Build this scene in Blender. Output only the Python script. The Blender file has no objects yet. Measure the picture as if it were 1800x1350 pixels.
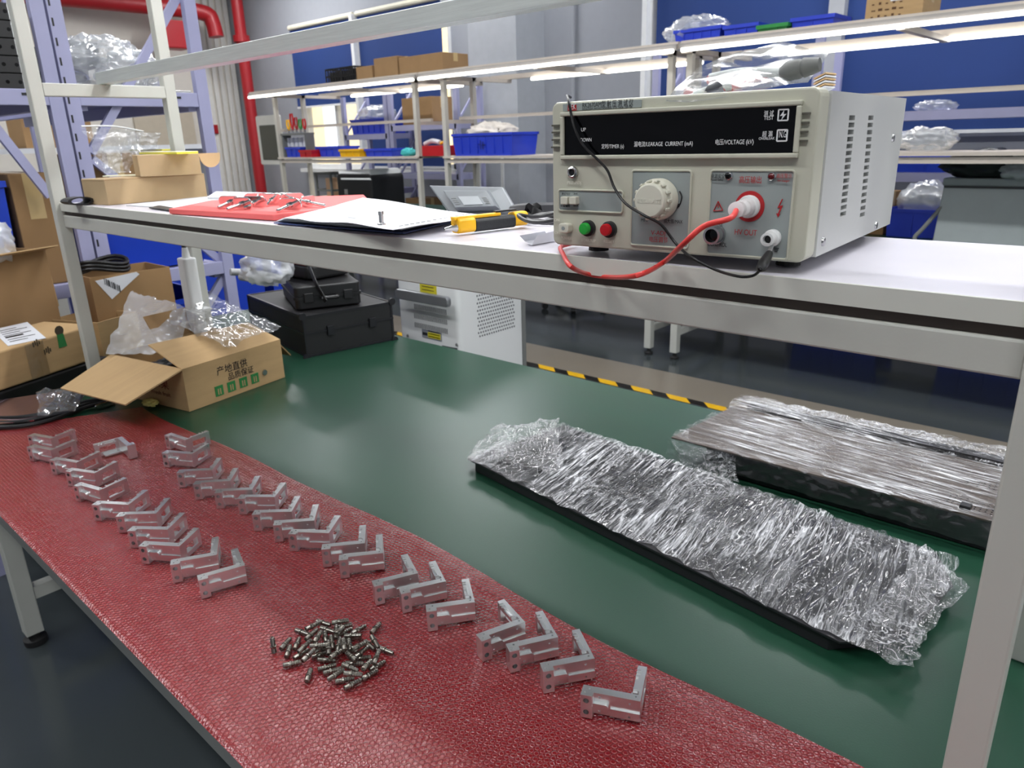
import bpy, bmesh, math, random
from mathutils import Vector, Matrix, noise
from math import sin, cos, pi, radians, atan2, sqrt
SC = bpy.context.scene
COL = SC.collection
rnd = random.Random(11)

# ------------------------------------------------------------------ camera
EYE = Vector((0.0, 0.0, 1.43))
FPX, PX0, PY0 = 1295.0, 900.0, 675.0
RX = Vector((0.74268649, 0.19296466, -0.6412343))     # world axes seen from the camera (right, down, forward)
RY = Vector((0.66909948, -0.25228341, 0.69904146))
RZ = Vector((-0.02688247, -0.94821818, -0.31648004))
cam_d = bpy.data.cameras.new('camera')
cam = bpy.data.objects.new('camera', cam_d)
COL.objects.link(cam)
cam_d.sensor_width = 36.0
cam_d.lens = FPX / 1800.0 * 36.0
cam_d.clip_start = 0.02
cam_d.clip_end = 200.0
M = Matrix(((RX[0], -RX[1], -RX[2], EYE[0]), (RY[0], -RY[1], -RY[2], EYE[1]), (RZ[0], -RZ[1], -RZ[2], EYE[2]), (0, 0, 0, 1)))
cam.matrix_world = M
cam_d.dof.use_dof = True
cam_d.dof.focus_distance = 0.88
cam_d.dof.aperture_fstop = 12.0
SC.camera = cam

def ray(px, py):
    c = Vector((px - PX0, py - PY0, FPX)).normalized()
    return Vector((RX.dot(c), RY.dot(c), RZ.dot(c)))
def atz(px, py, z):
    d = ray(px, py); return EYE + d * ((z - EYE.z) / d.z)
def aty(px, py, y):
    d = ray(px, py); return EYE + d * ((y - EYE.y) / d.y)
def atx(px, py, x):
    d = ray(px, py); return EYE + d * ((x - EYE.x) / d.x)
def proj(P):
    v = Vector(P) - EYE
    c = RX * v[0] + RY * v[1] + RZ * v[2]
    return (PX0 + FPX * c[0] / c[2], PY0 + FPX * c[1] / c[2])

# ------------------------------------------------------------------ world, sun, exposure
SC.view_settings.view_transform = 'Standard'
SC.view_settings.look = 'None'
SC.view_settings.exposure = 0.0
SC.view_settings.gamma = 1.0
SC.view_settings.use_curve_mapping = False
w = bpy.data.worlds.new('daylight')
SC.world = w
w.use_nodes = True
w.node_tree.nodes['Background'].inputs[0].default_value = (0.90, 0.95, 1.0, 1)
w.node_tree.nodes['Background'].inputs[1].default_value = 0.9
sun_d = bpy.data.lights.new('sun', 'SUN')
sun_d.energy = 11.0
sun_d.angle = 0.01
sun_d.color = (1.0, 0.93, 0.80)
sun = bpy.data.objects.new('sun', sun_d)
sun.rotation_euler = (radians(42), 0, radians(12))
sun.location = (0, -8, 9)
COL.objects.link(sun)

# ceiling luminaires (light only; the fixtures are built below at the same places)
LUM = [(-9.4, 2.6), (-9.4, 5.6), (-5.6, 2.6), (-2.6, 2.6), (0.6, 2.6), (-5.6, -0.9), (-2.6, -0.9), (0.6, -0.9), (3.4, 2.6), (-2.0, 5.9), (-6.0, 5.9)]  # far-left pair added to brighten the cream wall
def area(name, loc, sx, sy, power, col=(1, 1, 1), rot=(0, 0, 0)):
    d = bpy.data.lights.new(name, 'AREA'); d.shape = 'RECTANGLE'; d.size = sx; d.size_y = sy; d.energy = power; d.color = col
    o = bpy.data.objects.new(name, d); o.location = loc; o.rotation_euler = rot; COL.objects.link(o); return o
for i, (x, y) in enumerate(LUM):
    area('ceiling_light_glow', (x, y, 3.79), 1.9, 0.22, 44, (0.98, 0.99, 1.0))
    area('ceiling_fill_up', (x, y, 3.90), 1.9, 0.12, 20, (0.98, 0.99, 1.0), (pi, 0, 0))  # upward fill, added to brighten the ceiling that the metal reflects
# bench tube lights
area('bench_tube_glow', (-1.13, 0.66, 2.215), 2.1, 0.03, 20, (0.97, 0.98, 1.0))
area('bench_tube_glow', (-1.13, 1.10, 2.215), 2.1, 0.03, 16, (0.97, 0.98, 1.0))

# ------------------------------------------------------------------ helpers
def lin(c):
    r = []
    for v in c[:3]:
        v = v / 255.0
        r.append(v / 12.92 if v <= 0.04045 else ((v + 0.055) / 1.055) ** 2.4)
    return (r[0], r[1], r[2], 1.0)
_m = {}
def mat(name, rgb, rough=0.5, metal=0.0, coat=0.0, var=0.04, scale=12.0, bump=0.0, bscale=80.0, emit=None, es=0.0, trans=0.0, stretch=None, alpha=1.0, spec=0.5):
    if name in _m: return _m[name]
    m = bpy.data.materials.new(name); m.use_nodes = True
    nt = m.node_tree; N = nt.nodes; L = nt.links
    b = N['Principled BSDF']
    c = lin(rgb)
    b.inputs['Roughness'].default_value = rough
    b.inputs['Metallic'].default_value = metal
    b.inputs['Coat Weight'].default_value = coat
    b.inputs['Coat Roughness'].default_value = 0.12
    b.inputs['Transmission Weight'].default_value = trans
    b.inputs['Specular IOR Level'].default_value = spec
    b.inputs['Alpha'].default_value = alpha
    tc = N.new('ShaderNodeTexCoord')
    src = tc.outputs['Object']
    if stretch:
        mp = N.new('ShaderNodeMapping'); mp.inputs['Scale'].default_value = stretch
        L.new(src, mp.inputs[0]); src = mp.outputs[0]
    n = N.new('ShaderNodeTexNoise'); n.inputs['Scale'].default_value = scale; n.inputs['Detail'].default_value = 4
    L.new(src, n.inputs['Vector'])
    mx = N.new('ShaderNodeMix'); mx.data_type = 'RGBA'
    mx.inputs[6].default_value = tuple(max(0, v * (1 - var * 2)) for v in c[:3]) + (1,)
    mx.inputs[7].default_value = tuple(min(1, v * (1 + var * 2)) for v in c[:3]) + (1,)
    L.new(n.outputs['Fac'], mx.inputs[0]); L.new(mx.outputs[2], b.inputs['Base Color'])
    if bump:
        n2 = N.new('ShaderNodeTexNoise'); n2.inputs['Scale'].default_value = bscale; n2.inputs['Detail'].default_value = 3
        L.new(src, n2.inputs['Vector'])
        bp = N.new('ShaderNodeBump'); bp.inputs['Strength'].default_value = bump; bp.inputs['Distance'].default_value = 0.002
        L.new(n2.outputs['Fac'], bp.inputs['Height']); L.new(bp.outputs[0], b.inputs['Normal'])
    if emit:
        b.inputs['Emission Color'].default_value = lin(emit); b.inputs['Emission Strength'].default_value = es
    _m[name] = m
    return m

def film(name, haze=0.10, rough=0.10, bscale=60.0, bump=0.8, stretch=(1, 1, 1), gl=1.0, tint=(235, 238, 242), fac=0.16, ridge=True):
    """clear plastic film: mostly see-through, glossy creases, a little milky"""
    m = bpy.data.materials.new(name); m.use_nodes = True
    nt = m.node_tree; N = nt.nodes; L = nt.links
    N.remove(N['Principled BSDF'])
    out = N['Material Output']
    tc = N.new('ShaderNodeTexCoord'); mp = N.new('ShaderNodeMapping'); mp.inputs['Scale'].default_value = stretch
    L.new(tc.outputs['Object'], mp.inputs[0])
    n = N.new('ShaderNodeTexNoise'); n.inputs['Scale'].default_value = bscale; n.inputs['Detail'].default_value = 5; n.inputs['Distortion'].default_value = 0.6
    if ridge: n.noise_type = 'RIDGED_MULTIFRACTAL'
    L.new(mp.outputs[0], n.inputs['Vector'])
    bp = N.new('ShaderNodeBump'); bp.inputs['Strength'].default_value = bump; bp.inputs['Distance'].default_value = 0.004
    L.new(n.outputs['Fac'], bp.inputs['Height'])
    tr = N.new('ShaderNodeBsdfTransparent'); tr.inputs[0].default_value = (0.97, 0.98, 0.98, 1)
    g = N.new('ShaderNodeBsdfGlossy'); g.inputs['Roughness'].default_value = rough; g.inputs['Color'].default_value = (gl, gl, gl, 1)
    L.new(bp.outputs[0], g.inputs['Normal'])
    d = N.new('ShaderNodeBsdfDiffuse'); d.inputs[0].default_value = lin(tint)
    L.new(bp.outputs[0], d.inputs['Normal'])
    lw = N.new('ShaderNodeLayerWeight'); lw.inputs['Blend'].default_value = 0.25
    L.new(bp.outputs[0], lw.inputs['Normal'])
    ma = N.new('ShaderNodeMath'); ma.operation = 'MULTIPLY_ADD'; ma.inputs[1].default_value = 0.5; ma.inputs[2].default_value = fac
    ma.use_clamp = True
    L.new(lw.outputs['Fresnel'], ma.inputs[0])
    m1 = N.new('ShaderNodeMixShader'); L.new(ma.outputs[0], m1.inputs[0]); L.new(tr.outputs[0], m1.inputs[1]); L.new(g.outputs[0], m1.inputs[2])
    m2 = N.new('ShaderNodeMixShader'); m2.inputs[0].default_value = haze; L.new(m1.outputs[0], m2.inputs[1]); L.new(d.outputs[0], m2.inputs[2])
    L.new(m2.outputs[0], out.inputs[0])
    return m

class MB:
    """collects faces and builds ONE mesh object"""
    def __init__(s): s.v = []; s.f = []; s.mi = []; s.cur = 0
    def add(s, vs, fs):
        o = len(s.v); s.v += [tuple(v) for v in vs]; s.f += [tuple(i + o for i in f) for f in fs]; s.mi += [s.cur] * len(fs); return s
    def hexa(s, p):   # p: 4 bottom (ccw) + 4 top
        return s.add(p, [(0, 3, 2, 1), (4, 5, 6, 7), (0, 1, 5, 4), (1, 2, 6, 5), (2, 3, 7, 6), (3, 0, 4, 7)])
    def box(s, x0, x1, y0, y1, z0, z1):
        if x0 > x1: x0, x1 = x1, x0
        if y0 > y1: y0, y1 = y1, y0
        if z0 > z1: z0, z1 = z1, z0
        return s.hexa([(x0, y0, z0), (x1, y0, z0), (x1, y1, z0), (x0, y1, z0), (x0, y0, z1), (x1, y0, z1), (x1, y1, z1), (x0, y1, z1)])
    def rbox(s, x0, x1, y0, y1, z0, z1, r, seg=4, axis='z'):
        """box with corners rounded about one axis"""
        a = {'z': (x0, x1, y0, y1, z0, z1), 'y': (x0, x1, z0, z1, y0, y1), 'x': (y0, y1, z0, z1, x0, x1)}[axis]
        u0, u1, v0, v1, w0, w1 = a
        pts = []
        for cu, cv, t0 in ((u1 - r, v0 + r, -pi / 2), (u1 - r, v1 - r, 0), (u0 + r, v1 - r, pi / 2), (u0 + r, v0 + r, pi)):
            for k in range(seg + 1):
                t = t0 + (pi / 2) * k / seg
                pts.append((cu + r * cos(t), cv + r * sin(t)))
        return s.prism(pts, w0, w1, axis)
    def prism(s, pts, w0, w1, axis='z'):
        f = {'z': lambda u, v, w: (u, v, w), 'y': lambda u, v, w: (u, w, v), 'x': lambda u, v, w: (w, u, v)}[axis]
        n = len(pts)
        vs = [f(u, v, w0) for u, v in pts] + [f(u, v, w1) for u, v in pts]
        fs = [tuple(range(n))[::-1], tuple(range(n, 2 * n))] + [(i, (i + 1) % n, n + (i + 1) % n, n + i) for i in range(n)]
        if axis == 'y': fs = [q[::-1] for q in fs]
        return s.add(vs, fs)
    def bar(s, a, b, w, h, up=(0, 0, 1)):
        a = Vector(a); b = Vector(b); d = (b - a).normalized(); up = Vector(up)
        x = d.cross(up)
        if x.length < 1e-5: x = d.cross(Vector((1, 0, 0)))
        x.normalize(); u = x.cross(d).normalized()
        q = [(-w / 2, -h / 2), (w / 2, -h / 2), (w / 2, h / 2), (-w / 2, h / 2)]
        vs = [a + x * i + u * j for i, j in q] + [b + x * i + u * j for i, j in q]
        return s.add(vs, [(0, 1, 2, 3), (7, 6, 5, 4), (4, 5, 1, 0), (5, 6, 2, 1), (6, 7, 3, 2), (7, 4, 0, 3)])
    def tube(s, pts, r, seg=10, cap=True, smooth_pts=0):
        pts = [Vector(p) for p in pts]
        if smooth_pts: pts = spline(pts, smooth_pts)
        rs = r if isinstance(r, (list, tuple)) else [r] * len(pts)
        if len(rs) != len(pts): rs = [rs[0]] * len(pts)
        prev = None; vs = []; fs = []
        for i, p in enumerate(pts):
            d = (pts[min(i + 1, len(pts) - 1)] - pts[max(i - 1, 0)]).normalized()
            if prev is None:
                x = d.cross(Vector((0, 0, 1)))
                if x.length < 1e-3: x = d.cross(Vector((1, 0, 0)))
                x.normalize()
            else:
                x = (prev - d * prev.dot(d)).normalized()
            prev = x; y = d.cross(x)
            for k in range(seg):
                t = 2 * pi * k / seg
                vs.append(p + (x * cos(t) + y * sin(t)) * rs[i])
        for i in range(len(pts) - 1):
            for k in range(seg):
                k2 = (k + 1) % seg
                fs.append((i * seg + k, i * seg + k2, (i + 1) * seg + k2, (i + 1) * seg + k))
        if cap:
            fs.append(tuple(range(seg))[::-1]); fs.append(tuple(range((len(pts) - 1) * seg, len(pts) * seg)))
        return s.add(vs, fs)
    def lathe(s, prof, o=(0, 0, 0), ax=(0, 0, 1), seg=24):
        """prof: (radius, height) pairs, turned about ax through o"""
        o = Vector(o); a = Vector(ax).normalized()
        x = a.cross(Vector((0, 0, 1)))
        if x.length < 1e-3: x = Vector((1, 0, 0))
        x.normalize(); y = a.cross(x)
        vs = []; fs = []
        for r, h in prof:
            for k in range(seg):
                t = 2 * pi * k / seg
                vs.append(o + a * h + (x * cos(t) + y * sin(t)) * max(r, 1e-5))
        for i in range(len(prof) - 1):
            for k in range(seg):
                k2 = (k + 1) % seg
                fs.append((i * seg + k, i * seg + k2, (i + 1) * seg + k2, (i + 1) * seg + k))
        fs.append(tuple(range(seg))[::-1]); fs.append(tuple(range((len(prof) - 1) * seg, len(prof) * seg)))
        return s.add(vs, fs)
    def plate(s, corners, t):
        """flat quad (4 points, ccw from outside) with thickness t to the back"""
        c = [Vector(p) for p in corners]
        n = (c[1] - c[0]).cross(c[3] - c[0]).normalized() * t
        return s.hexa([p - n for p in c] + c)
    def xf(s, mtx):
        s.v = [tuple(mtx @ Vector(v)) for v in s.v]; return s
    def build(s, name, m, parent=None, bevel=0.0, smooth=False, seg=2, inv=None):
        me = bpy.data.meshes.new(name)
        vs = s.v if inv is None else [tuple(inv @ Vector(v)) for v in s.v]
        me.from_pydata(vs, [], s.f)
        ms = m if isinstance(m, (list, tuple)) else [m]
        for q in ms: me.materials.append(q)
        if len(ms) > 1: me.polygons.foreach_set('material_index', s.mi)
        me.update()
        if smooth:
            me.polygons.foreach_set('use_smooth', [True] * len(me.polygons))
            if smooth != 'all':
              try: me.set_sharp_from_angle(angle=radians(38))
              except Exception: pass
        o = bpy.data.objects.new(name, me); COL.objects.link(o)
        if parent is not None: o.parent = parent
        if bevel:
            b = o.modifiers.new('bevel', 'BEVEL'); b.width = bevel; b.segments = seg; b.limit_method = 'ANGLE'; b.angle_limit = radians(40)
            b.harden_normals = False
        return o

def spline(P, k):
    out = []
    n = len(P)
    for i in range(n - 1):
        p0 = P[max(i - 1, 0)]; p1 = P[i]; p2 = P[i + 1]; p3 = P[min(i + 2, n - 1)]
        for j in range(k):
            t = j / k
            out.append(0.5 * ((2 * p1) + (p2 - p0) * t + (2 * p0 - 5 * p1 + 4 * p2 - p3) * t * t + (3 * p1 - p0 - 3 * p2 + p3) * t ** 3))
    out.append(P[-1]); return out

def tag(o, label=None, cat=None, group=None, kind=None):
    if label: o['label'] = label
    if cat: o['category'] = cat
    if group: o['group'] = group
    if kind: o['kind'] = kind
    return o
def thing(name, label, cat, loc=(0, 0, 0), rz=0.0, group=None):
    o = bpy.data.objects.new(name, None); COL.objects.link(o)
    o.empty_display_size = 0.05
    o.location = loc; o.rotation_euler = (0, 0, rz)
    tag(o, label, cat, group)
    o['_m'] = 0
    del o['_m']
    return o
def mtx(o):
    return Matrix.Translation(o.location) @ o.rotation_euler.to_matrix().to_4x4()
def dup(root, loc=None, rot=None, label=None, group=None):
    r = root.copy(); COL.objects.link(r)
    if loc is not None: r.location = loc
    if rot is not None: r.rotation_euler = rot
    if label: r['label'] = label
    if group: r['group'] = group
    for ch in list(root.children):
        c = ch.copy(); COL.objects.link(c); c.parent = r
        for g in list(ch.children):
            d = g.copy(); COL.objects.link(d); d.parent = c
    return r
def struct(name, mb, m, label=None, **k):
    o = mb.build(name, m, **k); o['kind'] = 'structure'
    if label: o['label'] = label
    return o
def boolean(o, cutters, op='DIFFERENCE'):
    """bake boolean cuts into the mesh of o"""
    for c in cutters:
        md = o.modifiers.new('cut', 'BOOLEAN'); md.object = c; md.operation = op; md.solver = 'EXACT'
    bpy.context.view_layer.update()
    dg = bpy.context.evaluated_depsgraph_get()
    me = bpy.data.meshes.new_from_object(o.evaluated_get(dg))
    o.modifiers.clear()
    old = o.data; o.data = me
    for c in cutters:
        bpy.data.objects.remove(c, do_unlink=True)
    return o

def text(s, size, mtxw, m, parent, width=None, align='LEFT', name='lettering', ext=0.0001, shear=0.0):
    """lettering lying in the local XY plane of mtxw (x right, y up, z out)"""
    cu = bpy.data.curves.new(name, 'FONT'); cu.body = s; cu.size = size; cu.extrude = ext; cu.align_x = align; cu.shear = shear
    cu.materials.append(m)
    tmp = bpy.data.objects.new(name, cu); COL.objects.link(tmp)
    bpy.context.view_layer.update()
    me = bpy.data.meshes.new_from_object(tmp.evaluated_get(bpy.context.evaluated_depsgraph_get()))
    bpy.data.objects.remove(tmp, do_unlink=True)
    o = bpy.data.objects.new(name, me); COL.objects.link(o); o.parent = parent
    xs = [v.co.x for v in me.vertices]
    k = width / (max(xs) - min(xs)) if (width and xs) else 1.0
    me.transform(Matrix.Diagonal((k, 1, 1, 1)))
    me.transform(mtxw)
    if not me.materials: me.materials.append(m)
    return o

def crumple(c, nu, nv, amp, scale, seed=0.0, fold=1.0, bulge=0.0):
    """crumpled sheet over a quad c = (p00, p10, p11, p01); returns MB grid"""
    c = [Vector(p) for p in c]
    n = (c[1] - c[0]).cross(c[3] - c[0]).normalized()
    mb = MB(); vs = []; fs = []
    for j in range(nv + 1):
        for i in range(nu + 1):
            u = i / nu; v = j / nv
            p = (c[0] * (1 - u) + c[1] * u) * (1 - v) + (c[3] * (1 - u) + c[2] * u) * v
            q = Vector((p.x * scale, p.y * scale, p.z * scale + seed))
            a = 1 - abs(noise.noise(q)) * 2
            b = 1 - abs(noise.noise(q * 2.3 + Vector((7, 3, seed)))) * 2
            e = noise.noise_vector(q * 0.9)
            p = p + n * (amp * (a * 0.6 + b * 0.4 * fold) + bulge * sin(pi * u) * sin(pi * v)) + Vector((e[0], e[1], 0)) * amp * 0.8
            vs.append(p)
    for j in range(nv):
        for i in range(nu):
            a = j * (nu + 1) + i
            fs.append((a, a + 1, a + nu + 2, a + nu + 1))
    return mb.add(vs, fs)
def crumple_blob(center, size, amp, scale, seed=0.0, nu=40, nv=24, flat=0.0, rz=0.0):
    """crumpled bag-like closed blob; size = half extents"""
    mb = MB(); vs = []; fs = []
    R = Matrix.Rotation(rz, 3, 'Z')
    for j in range(nv + 1):
        th = pi * j / nv
        for i in range(nu):
            ph = 2 * pi * i / nu
            d = Vector((sin(th) * cos(ph), sin(th) * sin(ph), cos(th)))
            q = d * scale + Vector((seed, seed * 1.7, 0))
            r = 1 + amp * ((1 - abs(noise.noise(q)) * 2.2) * 0.7 + noise.noise(q * 2.7) * 0.8)
            p = Vector((d.x * size[0], d.y * size[1], d.z * size[2])) * r
            if p.z < -size[2] * (1 - flat): p.z = -size[2] * (1 - flat)
            vs.append(Vector(center) + R @ p)
    for j in range(nv):
        for i in range(nu):
            i2 = (i + 1) % nu
            fs.append((j * nu + i, j * nu + i2, (j + 1) * nu + i2, (j + 1) * nu + i))
    return mb.add(vs, fs)

# ------------------------------------------------------------------ materials
PAINT = mat('grey_paint', (188, 189, 181), 0.42, var=0.03, bump=0.06, bscale=300)
PAINT2 = mat('pale_paint', (196, 192, 182), 0.45, var=0.03)
WHITE_TOP = mat('white_laminate', (216, 213, 222), 0.35, var=0.02)
EDGE = mat('shelf_edging', (204, 205, 196), 0.5, var=0.03)
GREEN = mat('green_mat', (24, 62, 45), 0.30, var=0.07, scale=3.5, bump=0.05, bscale=400, spec=0.42)
GRAPH = mat('grey_edging', (110, 112, 110), 0.5)
GAPSHADE = mat('gap_shade', (84, 74, 68), 0.7)  # shade of the gap below the shelf board, put into the colour
BLACK = mat('black_plastic', (18, 18, 20), 0.42, var=0.1, bump=0.1, bscale=600)
BLACKG = mat('black_gloss', (3, 3, 5), 0.10, spec=0.25)
RUBBER = mat('rubber', (24, 24, 25), 0.7)
STEEL = mat('steel', (190, 190, 190), 0.25, 1.0)
CHROME = mat('chrome', (225, 225, 225), 0.12, 1.0)
ALU = mat('brushed_aluminium', (215, 220, 216), 0.38, 0.45, bump=0.15, bscale=60, stretch=(1, 30, 30), var=0.08)
ALUM = mat('milled_aluminium', (232, 234, 234), 0.28, 0.97, bump=0.06, bscale=220, var=0.04)
NICKEL = mat('nickel', (144, 140, 132), 0.28, 1.0, var=0.15, scale=60)
LAV = mat('lavender_paint', (165, 166, 200), 0.4, var=0.03)
RED = mat('pipe_red', (165, 28, 36), 0.4)
BLUE = mat('bin_blue', (38, 62, 190), 0.42, var=0.04)
BLUED = mat('crate_blue', (20, 62, 190), 0.45, var=0.05)
GREENB = mat('bin_green', (40, 135, 60), 0.45)
YELLOW = mat('yellow_plastic', (245, 185, 12), 0.4)
REDP = mat('red_plastic', (190, 24, 34), 0.4)
WHITE = mat('white_paint', (232, 233, 232), 0.4, var=0.01)
PAPER = mat('paper', (218, 220, 226), 0.8, var=0.02)
CARD = mat('cardboard', (178, 147, 104), 0.85, var=0.08, scale=8, bump=0.12, bscale=60, stretch=(1, 1, 6))
CARD2 = mat('cardboard_dark', (150, 118, 80), 0.85, var=0.07, scale=8, bump=0.12, bscale=60)
CARD3 = mat('cardboard_light', (200, 168, 125), 0.85, var=0.04, scale=8)
# ------------------------------------------------------------------ the room
YB, XL, ZC = 6.6, -11.9, 4.3
FLOORM = mat('epoxy_floor', (60, 66, 68), 0.16, var=0.10, scale=1.2, spec=0.6)
WALKM = mat('walkway_floor', (128, 120, 108), 0.28, var=0.08, scale=2.5)
WALLM = mat('wall_grey', (158, 161, 168), 0.8, var=0.02)
WALLW = mat('wall_cream', (222, 216, 206), 0.8, var=0.02)
CEILM = mat('ceiling_white', (200, 202, 204), 0.9)
struct('floor', MB().box(XL, 7, -4, YB, -0.05, 0), FLOORM, 'dark glossy epoxy factory floor')
struct('trim_1', MB().box(XL, 7, 3.57, 3.93, 0.0, 0.003), WALKM, 'pale walkway band painted on the floor')
struct('ceiling', MB().box(XL, 7, -4, YB, ZC, ZC + 0.1), CEILM, 'white factory ceiling')
struct('wall_front', MB().box(XL, 7, -4.1, -4, 0, ZC), WALLM, 'grey wall behind the viewer')
struct('wall_left', MB().box(XL - 0.1, XL, -4, YB, 0, ZC), WALLW, 'cream wall at the far left')
# back wall with three window openings: (x0, x1, z0, z1)
WIN = [(-10.12, -6.87, 1.08, 2.93), (-4.06, -2.38, 1.35, 3.5), (-2.30, 1.4, 1.35, 3.5)]
def wall_back():
    mb = MB(); xs = XL
    for x0, x1, z0, z1 in WIN:
        mb.box(xs, x0, YB, YB + 0.15, 0, ZC); mb.box(x0, x1, YB, YB + 0.15, 0, z0); mb.box(x0, x1, YB, YB + 0.15, z1, ZC); xs = x1
    mb.box(xs, 7, YB, YB + 0.15, 0, ZC)
    struct('wall_back', mb, WALLM, 'grey back wall with windows')
wall_back()
struct('trim_2', MB().box(-6.14, -5.45, 6.15, YB, 0, ZC), mat('column_paint', (178, 182, 188), 0.8), 'pale square column against the back wall')
struct('trim_3', MB().tube([(-5.03, 6.55, 0), (-5.03, 6.55, ZC)], 0.02), WALLM, 'thin conduit on the back wall')
# corrugated pillars by the left wall
mb = MB()
for k in range(6):
    mb.box(XL, XL + 0.05, 5.95 + k * 0.11, 6.02 + k * 0.11, 0, ZC)
struct('trim_4', mb, mat('pillar_white', (226, 224, 218), 0.6), 'white ribbed cladding in the corner', bevel=0.01)
door = struct('door_1', MB().box(XL, XL + 0.04, 4.85, 5.75, 0, 2.05), mat('door_cream', (196, 184, 164), 0.7), 'beige door in the cream wall')
h = MB().box(XL + 0.04, XL + 0.09, 4.93, 5.05, 1.0, 1.03).build('door_handle', STEEL, door)
FRAME = mat('window_frame_white', (235, 236, 236), 0.45)
GLASS = film('window_glass', haze=0.0, rough=0.02, bump=0.0, fac=0.02)
for i, (x0, x1, z0, z1) in enumerate(WIN):
    w_ = thing('window_%d' % (i + 1), ['window with a blue blind lowered over the upper half', 'narrow window behind a closed blue blind', 'wide window behind a closed blue blind at the right'][i], None)
    w_['kind'] = 'structure'
    mb = MB(); t = 0.06
    mb.box(x0, x0 + t, YB, YB + 0.12, z0, z1).box(x1 - t, x1, YB, YB + 0.12, z0, z1).box(x0, x1, YB, YB + 0.12, z0, z0 + t).box(x0, x1, YB, YB + 0.12, z1 - t, z1)
    nm = 3 if i == 0 else 1
    for k in range(1, nm + 1):
        xm = x0 + (x1 - x0) * k / (nm + 1); mb.box(xm - 0.03, xm + 0.03, YB + 0.02, YB + 0.1, z0, z1)
    mb.build('window_frame', FRAME, w_)
    MB().box(x0 + t, x1 - t, YB + 0.06, YB + 0.066, z0 + t, z1 - t).build('pane', GLASS, w_)
    if i == 0: MB().box(x0 - 0.05, x1 + 0.05, YB - 0.12, YB, z0 - 0.05, z0).build('window_sill', FRAME, w_)
BLIND = mat('blind_blue', (30, 60, 122), 0.75, var=0.05, scale=2)
def blind(x0, x1, z0, z1, y, label):
    t = thing('roller_blind', label, 'blind', ((x0 + x1) / 2, y, z1), group='blue roller blinds')
    w2 = (x1 - x0) / 2
    MB().box(-w2, w2, 0, 0.004, -(z1 - z0), 0).build('blind_fabric', BLIND, t)
    MB().tube([(-w2, 0, 0.02), (w2, 0, 0.02)], 0.035).build('roller', mat('roller_cream', (226, 220, 200), 0.5), t)
    MB().box(-w2, w2, -0.008, 0.012, -(z1 - z0) - 0.025, -(z1 - z0)).build('bottom_rail', FRAME, t)
blind(-10.08, -8.58, 1.95, 2.98, 6.5, 'blue roller blind half lowered on the left of the far left window')
blind(-8.50, -6.92, 1.12, 2.98, 6.5, 'blue roller blind fully lowered beside the half-lowered one, above the cartons')
blind(-4.02, -2.42, 1.40, 3.55, 6.5, 'blue roller blind right of the grey pillar, above the small blue bins')
blind(-2.30, 1.40, 1.40, 3.55, 6.5, 'wide blue roller blind behind the brown carton at top right')
struct('trim_5', MB().box(-8.57, -8.51, 6.42, YB, 1.08, 3.0), FRAME, 'white mullion between the two blinds at left')
struct('trim_6', MB().box(-2.42, -2.30, 6.42, YB, 1.3, ZC), mat('mullion_grey', (170, 172, 176), 0.5), 'grey mullion between the two blinds at right')
struct('trim_7', MB().box(-4.13, -4.08, 6.42, YB, 0.9, ZC), FRAME, 'white window jamb beside the grey wall')
# brick building outside
bm_ = bpy.data.materials.new('outside_brick'); bm_.use_nodes = True
nt = bm_.node_tree; b = nt.nodes['Principled BSDF']; b.inputs['Roughness'].default_value = 0.9
tx = nt.nodes.new('ShaderNodeTexBrick'); tcn = nt.nodes.new('ShaderNodeTexCoord'); mp = nt.nodes.new('ShaderNodeMapping')
mp.inputs['Rotation'].default_value = (pi / 2, 0, 0); mp.inputs['Scale'].default_value = (2.2, 2.2, 2.2)
tx.inputs['Color1'].default_value = lin((228, 206, 160)); tx.inputs['Color2'].default_value = lin((210, 182, 132)); tx.inputs['Mortar'].default_value = lin((240, 230, 205)); tx.inputs['Mortar Size'].default_value = 0.03
nt.links.new(tcn.outputs['Object'], mp.inputs[0]); nt.links.new(mp.outputs[0], tx.inputs[0]); nt.links.new(tx.outputs[0], b.inputs['Base Color'])
bd = thing('brick_building', 'sunlit yellow brick building seen through the far left window', 'building', (-15, 12, 0))
MB().box(-6, 10, 0, 3, -2, 9).build('facade', bm_, bd)
for k in range(5):
    f_ = MB().box(-4.3 + k * 1.9, -3.4 + k * 1.9, -0.05, 0.02, 1.2, 2.9).build('window_frame', FRAME, bd)
    MB().box(-4.22 + k * 1.9, -3.48 + k * 1.9, -0.06, -0.05, 1.28, 2.82).build('pane', mat('outside_pane', (205, 215, 235), 0.1), f_)
struct('ground', MB().box(-30, 20, 6.75, 30, -1, -0.05), mat('outside_ground', (150, 145, 135), 0.9), 'ground outside the windows')

# ------------------------------------------------------------------ red fire pipes
t = thing('fire_pipe', 'red fire main running down the corner beside the cream wall', 'pipe', (-11.07, 6.3, 0))
MB().tube([(0, 0, 0), (0, 0, 4.3)], 0.085, 16).build('riser', RED, t, smooth=True)
MB().tube([(0, 0, 0.62), (0.5, 0, 0.62)], 0.05, 12).build('branch', RED, t, smooth=True)
MB().lathe([(0.12, 0), (0.12, 0.09)], (0, 0, 2.9), seg=20).build('flange', RED, t); MB().lathe([(0.11, 0), (0.11, 0.08)], (0, 0, 0.6), seg=20).build('flange', RED, t)
t = thing('sprinkler_pipe', 'thick red horizontal pipe with an elbow at the top left', 'pipe', (-11.3, 5.9, 3.22))
MB().tube([(0.05, 0.1, -0.25), (0.03, 0.08, -0.05), (0, 0, 0.06), (-0.1, -0.5, 0.1), (-0.3, -2.2, 0.12), (-0.42, -4.6, 0.12)], 0.11, 14, smooth_pts=5).build('pipe', RED, t, smooth=True)
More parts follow.
